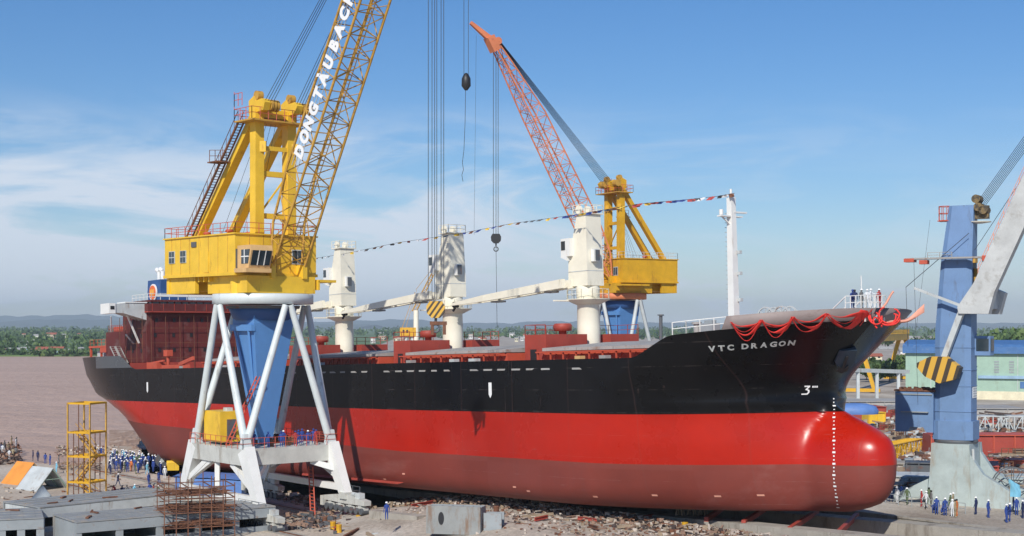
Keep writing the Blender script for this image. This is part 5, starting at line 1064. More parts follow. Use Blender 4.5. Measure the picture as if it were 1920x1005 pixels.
# curved plate
e=MB(); n=8; vs=[]
for k in range(n+1):
    f=k/n; vs+=[(-2.0+.25*math.sin(3*f),1.6*f+.35*f*f,2.3*f),(2.4,1.6*f+.35*f*f-.2,2.0*f)]
e.add(vs,[(2*i,2*i+1,2*i+3,2*i+2) for i in range(n)],0,True); o=e.build('curved_steel_plate',M['grey'],loc=tuple(at(40,972)),rot=R(-62)); o.scale=(1.35,1.35,1.35); o.modifiers.new('t','SOLIDIFY').thickness=.15; tag(o,'dark grey curved plate leaning at the left behind the hull blocks','steel plate')
def tent(loc,rz,L_,w,h,m,label):
    e=empty('sheet_shelter',loc,rz,label,'shelter','ridge shelters on the sand'); b=MB()
    for s in (-1,1): b.prism([(s*w,0),(0,h),(0,h+.1),(s*(w+.12),0)],-L_/2,L_/2,lambda u,v,w_:(w_,u,v))
    b.build('roof_sheet',m,e,recalc=True); b=MB()
    for x in (-L_/2+.1,0,L_/2-.1):
        for s in (-1,1): b.bar((x,s*w*.95,0),(x,0,h-.05),.1)
        b.bar((x,-w*.5,h*.5),(x,w*.5,h*.5),.08)
    b.build('frame',M['green'],e)
tent(at(48,905),R(-38),3.8,2.3,2.6,M['orange'],'orange ridge-roof shelter standing on the sand at the left')
tent(at(80,916),R(-38),4.4,2.3,2.6,M['lgrey'],'grey sheet ridge shelter joined to the orange one')
# yellow access tower
tp=at(163,934); e=empty('access_tower',tp,R(-20),'tall yellow open steel stair tower near the water','stair tower')
w_=1.55; Ht=11.3; b=MB()
for sx in (-1,1):
    for sy in (-1,1): b.bar((sx*w_,sy*w_,0),(sx*w_,sy*w_,Ht),.15)
b.build('column',M['jibyellow'],e)
for z in (2.0,5.0,7.8,Ht-.1):
    b=MB()
    for s in (-1,1): b.bar((-w_,s*w_,z),(w_,s*w_,z),.14,.22); b.bar((s*w_,-w_,z),(s*w_,w_,z),.13,.21)
    if z<Ht-1: b.bar((-w_,-.4,z),(w_,-.4,z),.12); b.bar((-w_,.4,z),(w_,.4,z),.12)
    b.build('ring_beam',M['yellow2'],e)
for k,(z0,z1) in enumerate(((0,2),(2,5),(5,7.8))):
    b=MB(); s=1 if k%2 else -1
    for y in (-.4,.4): b.bar((-1.3*s,y,z0),(1.3*s,y,z1),.12,.2); b.bar((-1.3*s,y,z0+1),(1.3*s,y,z1+1),.06)
    for q in range(9): f=(q+.5)/9; b.box((-1.3*s+2.6*s*f,0,z0+(z1-z0)*f),(.25,.8,.06))
    b.build('stair_flight',M['jibyellow'],e)
b=MB()
for x in (-.7,0,.7): b.bar((x,-w_-.02,0),(x,-w_-.02,Ht*.7 if x else Ht),.08); b.bar((x,w_,0),(x,w_,Ht*.7),.08)
b.build('upright_pipe',M['rust'],e)
# rusty rebar racks
def rack(loc,rz,L_,W_,H,label,lv,dense):
    e=empty('rebar_rack',loc,rz,label,'rack','rusty racks in the foreground'); b=MB(); n=6
    for k in range(n+1):
        for s in (-1,1): b.bar((-L_/2+L_*k/n,s*W_/2,0),(-L_/2+L_*k/n,s*W_/2,H*random.uniform(.92,1.08)),.085)
    for z in lv:
        for s in (-1,1): b.bar((-L_/2,s*W_/2,z),(L_/2,s*W_/2,z),.085)
        for k in range(4): x=-L_/2+L_*k/3; b.bar((x,-W_/2,z),(x,W_/2,z),.09)
    b.build('frame',M['rust'],e); b=MB()
    for k in range(dense):
        z=random.choice(lv[:-1])+.12+random.random()*.5; y=random.uniform(-W_/2,W_/2); a=random.gauss(0,.12); x=random.uniform(-.6,.6); l=L_*random.uniform(.3,.55)
        b.bar((x-l,y-a*l,z+random.gauss(0,.12)),(x+l,y+a*l,z+random.gauss(0,.12)),.045)
    o=b.build('stacked_bars',M['rust'],e); o['kind']='stuff'; return e
rack(Vector((-30.4,138.2,.3)),R(22),6.6,4.6,5.6,'tall rusty rebar rack in front of the big crane legs',(1.2,2.6,3.9,5.0),170)
# blue tarpaulin shed roof behind crane legs
e=empty('tarpaulin_shed',at(415,925),YAW+.5,'low shed covered with blue tarpaulin seen through the crane portal','shed')
b=MB(); b.box((0,0,1.0),(9.4,5.6,2.0)); b.build('wall',M['tarp'],e)
b=MB(); n=12; vs=[];fs=[]
for i in range(n+1):
    for j in range(n+1): vs.append((-5+10*i/n,-3+6*j/n,2.12+.25*math.sin(math.pi*j/n)+.12*mnoise.noise(Vector((i*.6,j*.6,0)))))
for i in range(n):
    for j in range(n): a=i*(n+1)+j; fs.append((a,a+n+1,a+n+2,a+1))
b.add(vs,fs,0,True); b.build('roof',M['tarp'],e)
# steel bulkhead section with lightening hole in the lower middle
e=empty('hull_section',at(850,1002,1.3),R(-14),'grey steel bulkhead section with oval manhole and egg-crate ribs','hull section')
b=MB(); nn=20
ov=[(-1.15+.28*math.cos(2*math.pi*i/nn),1.45+.6*math.sin(2*math.pi*i/nn)) for i in range(nn)]
b.box((0,0,1.3),(5.2,.16,2.6)); b.build('plate',mat('rust_streaked_primer',(.27,.28,.27),.7,dirt=(.20,.12,.07),dirt_amt=.5,streak=1),e)
b=MB(); b.prism(ov,-.1,-.085,lambda u,v,w_:(u,w_,v)); b.build('manhole',M['black'],e,recalc=True)
b=MB()
for k in range(6): b.box((-2.5+1.0*k,1.1,1.25),(.1,2.0,2.5))
for k in range(2): b.box((.0,.75+.9*k,2.35),(5.1,.09,.4))
b.build('rib',M['grey'],e); b=MB(); b.box((3.6,.6,1.0),(1.7,.12,2.0)); b.box((3.6,1.6,1.0),(1.7,.12,2.0)); b.build('flange',M['grey'],e)
# transverse skid beams sticking out from below the bow, and trestles
for i,((xa,ya),(xb,yb)) in enumerate([((1354,953),(1324,974)),((1433,955),(1394,980)),((1532,959),(1481,992)),((1607,966),(1571,1000))]):
    h=EYE-3.1; p=at(xa,ya,3.15); q=at(xb,yb,3.05); b=MB(); b.bar(p,q,.38,.42); b.bar(q-Vector((0,0,.2)),q-Vector((0,0,1.1)),.5,.4,mi=1); o=b.build('skid_beam',[M['redox'],M['conc']])
    tag(o,('red skid beam under the keel, first from the left','red skid beam under the keel, second from the left','red skid beam under the keel, third from the left','red skid beam under the keel, nearest the bulb')[i],'beam','skid beams under the bow')
for i,px in enumerate((1275,1297,1318)):
    p=at(px,966,2.9); e=empty('timber_trestle',p,R(-30),('leftmost','middle','rightmost')[i]+' of three small timber trestles under the hull','trestle','trestles under the hull')
    b=MB(); b.box((0,0,.9),(.55,.5,.35)); b.build('cap',M['wood'],e); b=MB()
    for sx in (-1,1):
        for sy in (-1,1): b.bar((sx*.32,sy*.28,0),(sx*.2,sy*.18,.75),.09)
    b.build('legs',M['wood'],e)
# raised stony bank between the yard and the slip
def bankz(t,n):
    a=min(1,max(0,(t+50)/22)); a=a*a*(3-2*a); c=min(1,max(0,(27-n)/9)); return .1+2.0*a*c+.16*a*c*mnoise.fractal(Vector((t*.35,n*.35,0)),1,2,4)
b=MB(); vs=[];fs=[]
for i in range(85):
    for j in range(24): t=-52+i; n=5.7+j; p=W(t,n,bankz(t,n)); vs.append(p)
for i in range(84):
    for j in range(23): a=i*24+j; fs.append((a,a+1,a+25,a+24))
b.add(vs,fs,0,True); tag(b.build('bank',M['yard'],recalc=True),kind='structure')
# rubble and scrap (uncountable)
def scatter(name,label,fn,n,smin,smax,mats,long=.4):
    b=MB()
    for _ in range(n):
        p=fn(); s=random.uniform(smin,smax)
        if random.random()<long: L2=s*random.uniform(2,5); a=random.uniform(0,3.14); d=Vector((math.cos(a),math.sin(a),random.uniform(-.25,.25)))*L2/2; b.bar(p-d,p+d,s*.35,s*.3,mi=random.randrange(len(mats)))
        else:
            c=[]; r=s*.6
            for q in range(8): sx,sy,sz=((-1,1)[q&1],(-1,1)[q>>1&1],(-1,1)[q>>2&1]); c.append(p+Vector((sx*r*random.uniform(.5,1.1),sy*r*random.uniform(.5,1.1),sz*r*random.uniform(.3,.9))))
            b.add(c,[(0,2,3,1),(4,5,7,6),(0,1,5,4),(1,3,7,5),(3,2,6,7),(2,0,4,6)],random.randrange(len(mats)))
    tag(b.build(name,mats),label,'debris',kind='stuff')
DM=[mat('broken_stone',(.42,.35,.29),.95),mat('brown_scrap',(.30,.19,.135),.95),mat('pale_rubble',(.52,.45,.38),.95),M['rust'],M['wood'],mat('dark_scrap',(.07,.05,.045),.9)]
def line_fn(t0,t1,n0,n1,zh=.9):
    def f():
        t=random.uniform(t0,t1); n=random.triangular(n0,n1,n0*.7+n1*.3); z=max(.3,bankz(t,n))+max(0,zh*(1-abs(n-(n0*.6+n1*.4))/(n1-n0)*1.4))*random.random(); return W(t,n,z)
    return f
scatter('rubble','mixed stone and scrap heaped in front of the slipway',line_fn(-46,22,6.2,12,.8),3600,.1,.42,DM)
scatter('rubble','scattered scrap between the crane rails and the slip',line_fn(-84,-44,13.5,19,.7),700,.12,.5,DM)
scatter('rubble','loose scrap on the ground along the lower edge',line_fn(-34,10,10,22,.15),1100,.08,.3,DM)
scatter('rubble','small litter over the sandy yard',lambda:at(random.uniform(-20,340),random.uniform(885,1000))+Vector((0,0,.05)),260,.1,.45,DM)
scatter('rubble','boulders and driftwood of the small jetty',lambda:at(random.uniform(105,215),random.uniform(838,854))+Vector((0,0,random.random()*.3)),170,.12,.45,DM)
scatter('rubble','dark stones piled at the left shore',lambda:at(random.uniform(-30,34),random.uniform(842,872))+Vector((0,0,random.random()*1.2)),300,.2,.6,[DM[5],DM[1],DM[3]])
scatter('rubble','brown brushwood beside the stair tower',lambda:at(random.uniform(108,190),random.uniform(868,882))+Vector((0,0,random.random()*.4)),150,.1,.3,[DM[1],DM[4],DM[5]],.7)
scatter('rubble','scrap steel and offcuts covering the plate yard behind the bow',lambda:(lambda p:p+Vector((0,0,random.random()*.6)))(at(random.uniform(1600,1960),random.triangular(770,925,850),3.0)),3200,.25,1.2,DM+[M['lgrey'],M['grey']])
scatter('rubble','dark clutter between the near crane wheels',lambda:Vector((-20,148,.35))+Vector((random.gauss(0,1.6),random.gauss(0,3),random.random()*.6)),220,.15,.5,[DM[5],DM[1],M['gdark']])
# individual timbers, beams and drums lying about
rs=random.Random(77)
for i in range(46):
    if i<30: t=rs.uniform(-44,16); n_=rs.uniform(6.5,15); p=W(t,n_,bankz(t,n_)+.25); wh='on the stony bank below the hull, '+('left' if t<-24 else 'middle' if t<-4 else 'right')+' part'
    else: p=at(rs.uniform(560,780),rs.uniform(975,1004),.5); wh='on the bare ground right of the crane wheels'
    kind=rs.choice(['timber','beam','timber','beam','timber','drum','pipe']); a=rs.uniform(0,3.14); L2=rs.uniform(1.2,3.6); d=Vector((math.cos(a),math.sin(a),rs.uniform(-.06,.1)))*L2/2; b=MB(); col_='weathered timber baulk'
    if kind=='timber': b.bar(-d,d,.28,.26); m_=M['wood']
    elif kind=='beam': b.bar(-d+Vector((0,0,.14)),d+Vector((0,0,.14)),.26,.04); b.bar(-d-Vector((0,0,.14)),d-Vector((0,0,.14)),.26,.04); b.bar(-d,d,.05,.24); m_=M['rust'] if i%2 else M['redox']; col_='rusty steel I-beam' if i%2 else 'red primed steel I-beam'
    elif kind=='pipe': b.tube(-d,d,.13,n=10); m_=M['lgrey']; col_='pale grey pipe'
    else: b.lathe((0,0,-.3),[(.28,0),(.3,.05),(.28,.1),(.28,.8),(.3,.85),(.28,.9)],14); m_=M['yellow2'] if i%2 else M['rust']; col_='yellow oil drum' if i%2 else 'rusty oil drum'
    tag(b.build({'timber':'timber_baulk','beam':'scrap_girder','pipe':'pipe','drum':'oil_drum'}[kind],m_,loc=tuple(p)),f'{col_} lying {wh}' if kind!='drum' else f'{col_} standing {wh}','drum' if kind=='drum' else kind,'loose scrap and timbers')
# crane rails
b=MB()
for n_ in (30.6,20.6): b.bar(W(-110,n_,.36),W(10,n_,.36),.14,.16)
tag(b.build('crane_rails',M['rust']),kind='structure')
b=MB(); b.bar(W(-100,20.6,.24),W(-8,20.6,.24),2.0,.3); b.bar(W(-100,30.6,.2),W(10,30.6,.2),1.6,.3); tag(b.build('rail_beams',M['conc']),kind='structure')
# sloping orange pipe rail over the rubble
e=empty('pipe_barrier',at(780,952,1.8),0,'long thin orange-red pipe barrier running over the rubble','barrier'); a=at(780,950,1.9); c=at(1240,1000,1.7); b=MB(); b.bar(a-e.location,c-e.location,.09); b.bar(a-e.location-Vector((0,0,.5)),c-e.location-Vector((0,0,.5)),.06); b.build('rail',M['jiborange'],e)
b=MB()
for k in range(14): p=a.lerp(c,k/13)-e.location; b.bar(p,p-Vector((0,0,1.5)),.07)
b.build('post',M['rust'],e)
# concrete stub wall by the far rail
for (x0,y0,x1,y1,z,lab) in ((700,957,790,968,1.9,'rough concrete stub wall right of the crane bogies'),):
    a=at(x0,y0,z);c=at(x1,y1,z); b=MB(); b.bar(a-Vector((0,0,.8)),c-Vector((0,0,.8)),1.2,1.7); tag(b.build('concrete_wall',M['conc']),lab,'wall')
# cable drum with wheel outline
def wheel(loc,rz,r,label):
    e=empty('cable_reel',loc,rz,label,'cable reel'); b=MB(); n=28
    for y in (-.5,.5):
        for k in range(n): a,c=2*math.pi*k/n,2*math.pi*(k+1)/n; b.bar((r*math.cos(a),y,r+r*math.sin(a)),(r*math.cos(c),y,r+r*math.sin(c)),.1)
        for k in range(12): a=2*math.pi*k/12; b.bar((0,y,r),(r*math.cos(a),y,r+r*math.sin(a)),.06)
    b.tube((0,-.55,r),(0,.55,r),.3,n=12); b.build('spoked_rim',M['gdark'],e)
    b=MB(); b.bar((-.8,0,0),(0,0,r),.15); b.bar((.8,0,0),(0,0,r),.15); b.build('stand',M['pgrey'],e)
wheel(Vector((48.6,139.6,3.0)),R(-8),1.9,'large spoked cable reel wheel beside the crane pedestal')
# right yard: red blocks, lattice sections, truss boom, plates
def rbox(name,px,py,z,L_,W_,H,rz,m,label,cat,ribs=4,mi2=None,group=None):
    p=at(px,py,z); e=empty(name,p,rz,label,cat,group); b=MB(); b.box((0,0,H/2),(L_,W_,H),taper=.98); b.build('shell',m,e); b=MB()
    for k in range(ribs+1): x=-L_/2+.15+(L_-.3)*k/ribs; b.box((x,-W_/2-.08,H/2),(.14,.16,H*.96))
    b.box((0,-W_/2-.06,H+.05),(L_,.3,.12)); b.box((0,0,H+.06),(L_*.94,W_*.9,.1)); b.build('stiffener',mi2 or m,e); return e
rbox('steel_barge_section',1892,858,3,22,5,3.1,R(-3),M['redox'],'long red steel section behind the crane pedestal at right','steel section',8,M['redrail'])
rbox('steel_barge_section',1900,880,3,13,3,1.2,R(-6),M['redrail'],'low red girder lying in front of the long red section','steel section',5)
rbox('steel_barge_section',1848,892,3,3,7,1.4,R(-18),M['redox'],'dark red beam pointing towards the crane pedestal','steel section',2)
rbox('steel_barge_section',1598,788,3,11,6,2.6,R(4),M['redox'],'red box section topped with a blue tarpaulin behind the bulb','steel section',5)
e=empty('tarpaulin_bundle',at(1604,776,5.7),0,'blue tarpaulin bundle lying on the red box section','tarpaulin'); b=MB(); b.lathe((0,0,0),[(3.2,0),(3.3,.5),(2.9,1.3),(1.6,1.75),(.2,1.85)],14); o=b.build('cover',M['tarp'],e); o.scale=(1.2,.8,1)
rbox('steel_tank',1638,796,3,3.2,3,2.2,R(10),M['yellow'],'small bright yellow box beside the red box section','box',2)
rbox('plate_stack',1790,772,3,26,14,1.0,R(-2),M['deckgrey'],'broad pale plate stack in front of the warehouse','plate stack',6)
rbox('plate_stack',1640,757,3,24,14,.8,R(3),M['deckgrey'],'wide stack of grey plates under the bow flare','plate stack',6)
rbox('plate_stack',1700,905,3,6,5,.9,R(-10),M['lgrey'],'light grey plates piled left of the pedestal','plate stack',3)
rbox('plate_stack',1722,896,3,3,3,1.8,R(-14),M['gdark'],'dark grey box next to the pedestal','box',2)
rbox('plate_stack',1885,905,3,10,6,.7,R(-12),M['pgrey'],'grey green plates behind the cable reel','plate stack',4)
rbox('plate_stack',1710,880,3,8,4,.8,R(-8),M['conc'],'low concrete-coloured slab left of the pedestal','slab',3)
rbox('plate_stack',1860,842,3,30,3,.6,R(-4),M['conc'],'long pale ledge above the red section','slab',8)
for i in range(14):   # assorted blocks and machines
    px=random.choice((random.uniform(1610,1690),random.uniform(1690,1755),random.uniform(1850,1915))); py=random.uniform(782,905)
    p=at(px,py,3); m=random.choice(['grey','redox','rust','lgrey','wood','gdark']); L_=random.uniform(1.5,4.5)
    names={'grey':'mid-grey','redox':'oxide-red','rust':'rusty','lgrey':'pale grey','wood':'timber-coloured','gdark':'dark'}
    e=empty('steel_offcut',p,random.uniform(-1,1),f'{names[m]} steel piece '+('just behind the red bulb' if px<1690 else 'left of the blue mast' if px<1755 else 'right of the blue mast')+f', size {["small","medium","large"][min(2,int(L_-1.5))]}','steel piece','fabricated pieces in the plate yard')
    b=MB(); b.box((0,0,.5),(L_,L_*.5,.9)); b.box((L_*.2,0,1.2),(L_*.4,L_*.3,.5)); b.build('body',M[m],e); b=MB(); b.rail([(-L_/2,-L_*.25,.95),(L_/2,-L_*.25,.95)],.7,.05,.8); b.build('frame',M['rust'],e)
for i,(px,lab) in enumerate(((1862,'nearer to the mast'),(1902,'nearer to the right edge'))):
    p=at(px,810,3); e=empty('lattice_section',p,R(-3),f'pale grey lattice frame section, the one {lab}','steel frame','lattice frames behind the pedestal'); b=MB(); b.bar((-2.6,0,0.1),(2.6,0,.1),.2); b.bar((-2.6,0,2.6),(2.6,0,2.6),.2)
    for k in range(5): x=-2.6+1.3*k; b.bar((x,0,0),(x,0,2.6),.18); 
    for k in range(4): x=-2.6+1.3*k; s=k%2; b.bar((x,0,2.6*s),(x+1.3,0,2.6*(1-s)),.14)
    b.build('web',M['lgrey'],e); b=MB(); b.box((0,1.5,2.62),(5.2,3,.12)); b.build('top_plate',M['lgrey'],e)
a=at(1672,868,3.1); c=at(1728,852,3.1); e=empty('lattice_boom',a,0,'yellow lattice boom section lying on the ground behind the bulb','boom'); dd=(c-a); dd.z=0; ln=dd.length; axd=dd.normalized(); lt=Vector((-axd.y,axd.x,0))
b=MB(); truss(b,[(0,2.2,2.2),(ln*1.25,2.2,2.0)],1.3,.09,.06,Vector((-1,0,.1))+axd*-3,axd,Vector((0,0,1)),lt); b.build('chords',M['yellow2'],e)
# stern splash
b=MB(); rnd=random.Random(9); vs=[];fs=[]
nx,ny=60,30; 
for i in range(nx+1):
    for j in range(ny+1):
        px=205+115*i/nx; py=806+58*j/ny; z=.25+.55*max(0,mnoise.fractal(Vector((i*.28,j*.35,2)),1,2,5))*math.sin(math.pi*i/nx)*math.sin(math.pi*j/ny); p=at(px,py,0.02); vs.append((p.x,p.y,z-.22+ .3*math.sin(math.pi*i/nx)*math.sin(math.pi*j/ny)))
for i in range(nx):
    for j in range(ny): a=i*(ny+1)+j; fs.append((a,a+ny+1,a+ny+2,a+1))
M['foam']=ground_mat('churned_muddy_foam',[(.28,.16,.09),(.40,.25,.15),(.62,.48,.36)],.35,rough=.6,bump=1,fine=1.2)
b.add(vs,fs,0,True); tag(b.build('churned_water',M['foam']),'churned muddy foam around the stern',cat='foam',kind='stuff')
# ------------------------------------------------------------------ people
def person_mesh(pose):
    sk=dict(stand=dict(lf=(.10,0),rf=(-.10,.02),lh=(.27,-.06,.82),rh=(-.27,-.04,.82),le=(.25,.03,1.12),re=(-.25,.03,1.12),lean=0),
      walk=dict(lf=(.09,-.30),rf=(-.09,.32),lh=(.25,.22,.88),rh=(-.25,-.26,.88),le=(.24,.12,1.12),re=(-.24,-.02,1.12),lean=-.05),
      hips=dict(lf=(.14,0),rf=(-.14,0),lh=(.16,-.13,1.0),rh=(-.16,-.13,1.0),le=(.38,.06,1.14),re=(-.38,.06,1.14),lean=0),
      wave=dict(lf=(.10,0),rf=(-.10,.03),lh=(.33,-.2,1.75),rh=(-.27,-.05,.83),le=(.36,-.06,1.45),re=(-.25,.03,1.12),lean=0),
      point=dict(lf=(.12,-.08),rf=(-.10,.08),lh=(.30,-.52,1.3),rh=(-.26,-.05,.83),le=(.28,-.25,1.26),re=(-.25,.03,1.12),lean=-.03),
      squat=None)[pose]
    V=[];E=[];Rr=[]
    def v(p,r,par=None):
        V.append(p);Rr.append(r)
        if par is not None:E.append((par,len(V)-1))
        return len(V)-1
    if sk:
        l=sk['lean']; pel=v((0,0,.93),(.155,.11)); wa=v((0,l*.4,1.10),(.14,.10),pel); ch=v((0,l*.8,1.30),(.17,.12),wa); nk=v((0,l,1.46),(.062,.062),ch); hd=v((0,l-.02,1.58),(.088,.10),nk); tp=v((0,l-.02,1.68),(.075,.09),hd)
        for s,f,h,e in ((1,'lf','lh','le'),(-1,'rf','rh','re')):
            fx,fy=sk[f]; hip=v((s*.09,0,.88),(.09,.09),pel); kn=v((s*.1+(fx-s*.1)*.5,fy*.5-.04,.49),(.062,.065),hip); an=v((fx,fy,.10),(.042,.045),kn); toe=v((fx,fy-.15,.045),(.045,.035),an)
            sh=v((s*.19,l*.9,1.38),(.062,.062),ch); el=v(sk[e],(.045,.045),sh); ha=v(sk[h],(.033,.033),el); d=Vector(sk[h])-Vector(sk[e]); d.normalize(); pm=Vector(sk[h])+d*.08; v(tuple(pm),(.040,.025),ha)
        hands=[sk['lh'],sk['rh']]; elb=[sk['le'],sk['re']]; sc=1
    else:
        pel=v((0,.12,.32),(.16,.13)); wa=v((0,.06,.50),(.14,.11),pel); ch=v((0,-.06,.70),(.17,.12),wa); nk=v((0,-.12,.86),(.06,.06),ch); hd=v((0,-.14,.98),(.088,.10),nk); v((0,-.14,1.08),(.075,.09),hd)
        for s in (1,-1):
            hip=v((s*.1,.1,.30),(.09,.09),pel); kn=v((s*.2,-.26,.50),(.065,.065),hip); an=v((s*.16,-.08,.10),(.045,.045),kn); v((s*.17,-.23,.045),(.045,.035),an)
            sh=v((s*.19,-.06,.78),(.06,.06),ch); el=v((s*.25,-.2,.58),(.045,.045),sh); ha=v((s*.1,-.36,.52),(.033,.033),el); v((s*.04,-.42,.50),(.04,.025),ha)
        hands=[(.1,-.36,.52),(-.1,-.36,.52)]; elb=[(.25,-.2,.58),(-.25,-.2,.58)]
    me=D.meshes.new('person_skeleton'); me.from_pydata(V,E,[]); ob=D.objects.new('person_skeleton',me); C.collection.objects.link(ob)
    sm=ob.modifiers.new('s','SKIN'); sm.use_smooth_shade=True
    for i,sv in enumerate(me.skin_vertices[0].data): sv.radius=Rr[i]; sv.use_root=(i==0)
    ss=ob.modifiers.new('d','SUBSURF'); ss.levels=1; ss.render_levels=1
    dg=bpy.context.evaluated_depsgraph_get(); dg.update(); m2=D.meshes.new_from_object(ob.evaluated_get(dg)); D.objects.remove(ob)
    # fingers, thumb, nose, ears
    bm=bmesh.new(); bm.from_mesh(m2)
    def stick(a,c,r):
        a=Vector(a);c=Vector(c);d=(c-a).normalized();o=d.orthogonal().normalized();q=d.cross(o); vv=[bm.verts.new(a+o*r),bm.verts.new(a+q*r),bm.verts.new(a-o*r),bm.verts.new(a-q*r),bm.verts.new(c+o*r*.6),bm.verts.new(c+q*r*.6),bm.verts.new(c-o*r*.6),bm.verts.new(c-q*r*.6)]
        for k in range(4): bm.faces.new((vv[k],vv[(k+1)%4],vv[(k+1)%4+4],vv[k+4]))
        bm.faces.new(vv[4:])
    for h,e in zip(hands,elb):
        h=Vector(h);d=(h-Vector(e)).normalized(); sdv=Vector((0,1,0)).cross(d); sdv=sdv.normalized() if sdv.length>.2 else Vector((1,0,0)); fwd=d.cross(sdv).normalized()
        for k,(o,ln_) in enumerate(((-.027,.065),(-.009,.078),(.009,.074),(.027,.058))): a=h+d*.10+fwd*o; mdl=a+d*ln_*.6; stick(a,mdl,.009); stick(mdl,mdl+d*ln_*.3+sdv*.02,.008)
        stick(h+d*.05-fwd*.03,h+d*.09-fwd*.065,.010)
    hc=Vector(V[hd]); stick(hc+Vector((0,-.09,.02)),hc+Vector((0,-.12,-.01)),.014)
    for s in (-1,1): stick(hc+Vector((s*.085,0,.02)),hc+Vector((s*.098,.01,-.01)),.018)
    bm.to_mesh(m2); bm.free()
    top=hc.z; waist=.93 if sk else .34
    for p in m2.polygons:
        c=p.center; i=0
        if c.z>top-.11 and (c-hc).length<.19: i=1
        elif min((c-Vector(h)).length for h in hands)<.055 or (min((c-Vector(h)-(Vector(h)-Vector(e)).normalized()*.1).length for h,e in zip(hands,elb))<.11): i=1
        elif c.z<.115: i=2
        elif c.z<waist: i=3
        p.material_index=i; p.use_smooth=True
    return m2,hc
PM={p:person_mesh(p) for p in ('stand','walk','hips','wave','point','squat')}
hb_=MB(); prof=[(.145,0),(.125,.015),(.118,.05),(.10,.09),(.06,.12),(.015,.128)]; hb_.lathe((0,0,0),prof,14); hb_.prism([(-.09,-.11),(.09,-.11),(.06,-.175),(-.06,-.175)],0,.015,lambda u,v,w_:(u,v,w_))
HEL={}
for nm,m in (('white',M['helmetw']),('yellow',M['helmety']),('blue',CL['blue'])):
    o=hb_.build('helmet',m); HEL[nm]=o.data; D.objects.remove(o)
hr=MB(); hr.lathe((0,.01,-.02),[(.09,-.06),(.105,0),(.10,.06),(.06,.10),(.01,.11)],12); o=hr.build('hair',M['hair']); HAIR=o.data; D.objects.remove(o)
PCACHE={}
def person(loc,pose,top,bot,head,rz,label,group,h=1.0):
    key=(pose,top,bot)
    if key not in PCACHE:
        m=PM[pose][0].copy(); m.materials.clear()
        for x in (CL[top],M['skin'],M['shoe'],CL[bot]): m.materials.append(x)
        PCACHE[key]=m
    o=D.objects.new('person',PCACHE[key]); C.collection.objects.link(o); o.location=loc; o.rotation_euler=(0,0,rz); o.scale=(h,h,h); tag(o,label,'person',group)
    hc=PM[pose][1]; k=D.objects.new('helmet' if head in HEL else 'hair',HEL.get(head,HAIR)); C.collection.objects.link(k); k.parent=o; k.location=(hc.x,hc.y,hc.z+.035); return o
rp=random.Random(21)
# crowd on the sand by the water (feet in photograph pixels)
crowd=[(203,880),(211,882),(216,879),(224,880),(231,883),(237,881),(250,879),(258,882),(262,877),(269,880),(273,868),(277,864),(279,880),(286,866),(293,868),(297,880),(300,888),(232,866),(227,858),(243,868),(258,862),(253,862),(215,866),(221,876),(235,863),(246,858),(262,862),(233,859),(209,872),(228,866),(206,868),(213,874),(219,866),(222,872),(226,862),(229,869),(234,866),(238,871),(241,864),(245,870),(248,874),(233,876),(252,868),(256,866),(255,874),(261,869),(264,866),(268,870),(271,866),(243,878),(212,862),(218,859),(223,858),(230,858),(236,860),(247,862),(284,872),(288,876),(281,869),(291,872),(205,876),(240,857),(228,876),(275,874),(266,876),(209,858)]
for i,(x,y) in enumerate(crowd):
    top=rp.choice(['blue','blue','navy','blue','white','green','navy','teal']); bot=rp.choice(['navy','blue']) if top!='blue' else 'blue'; pose=rp.choice(['stand','hips','stand','walk','point'])
    person(at(x+rp.uniform(-4,5),y+4+rp.uniform(-3,5)),pose,top,bot,'white',rp.uniform(0,6.28),f'{ {"stand":"standing","walk":"stepping","hips":"hands-on-hips","point":"pointing"}[pose]} spectator, {top} top, white helmet, '+('left' if x<232 else 'middle' if x<256 else 'right')+' part of waterside crowd','crowd at the water edge',.94*rp.uniform(.95,1.04))
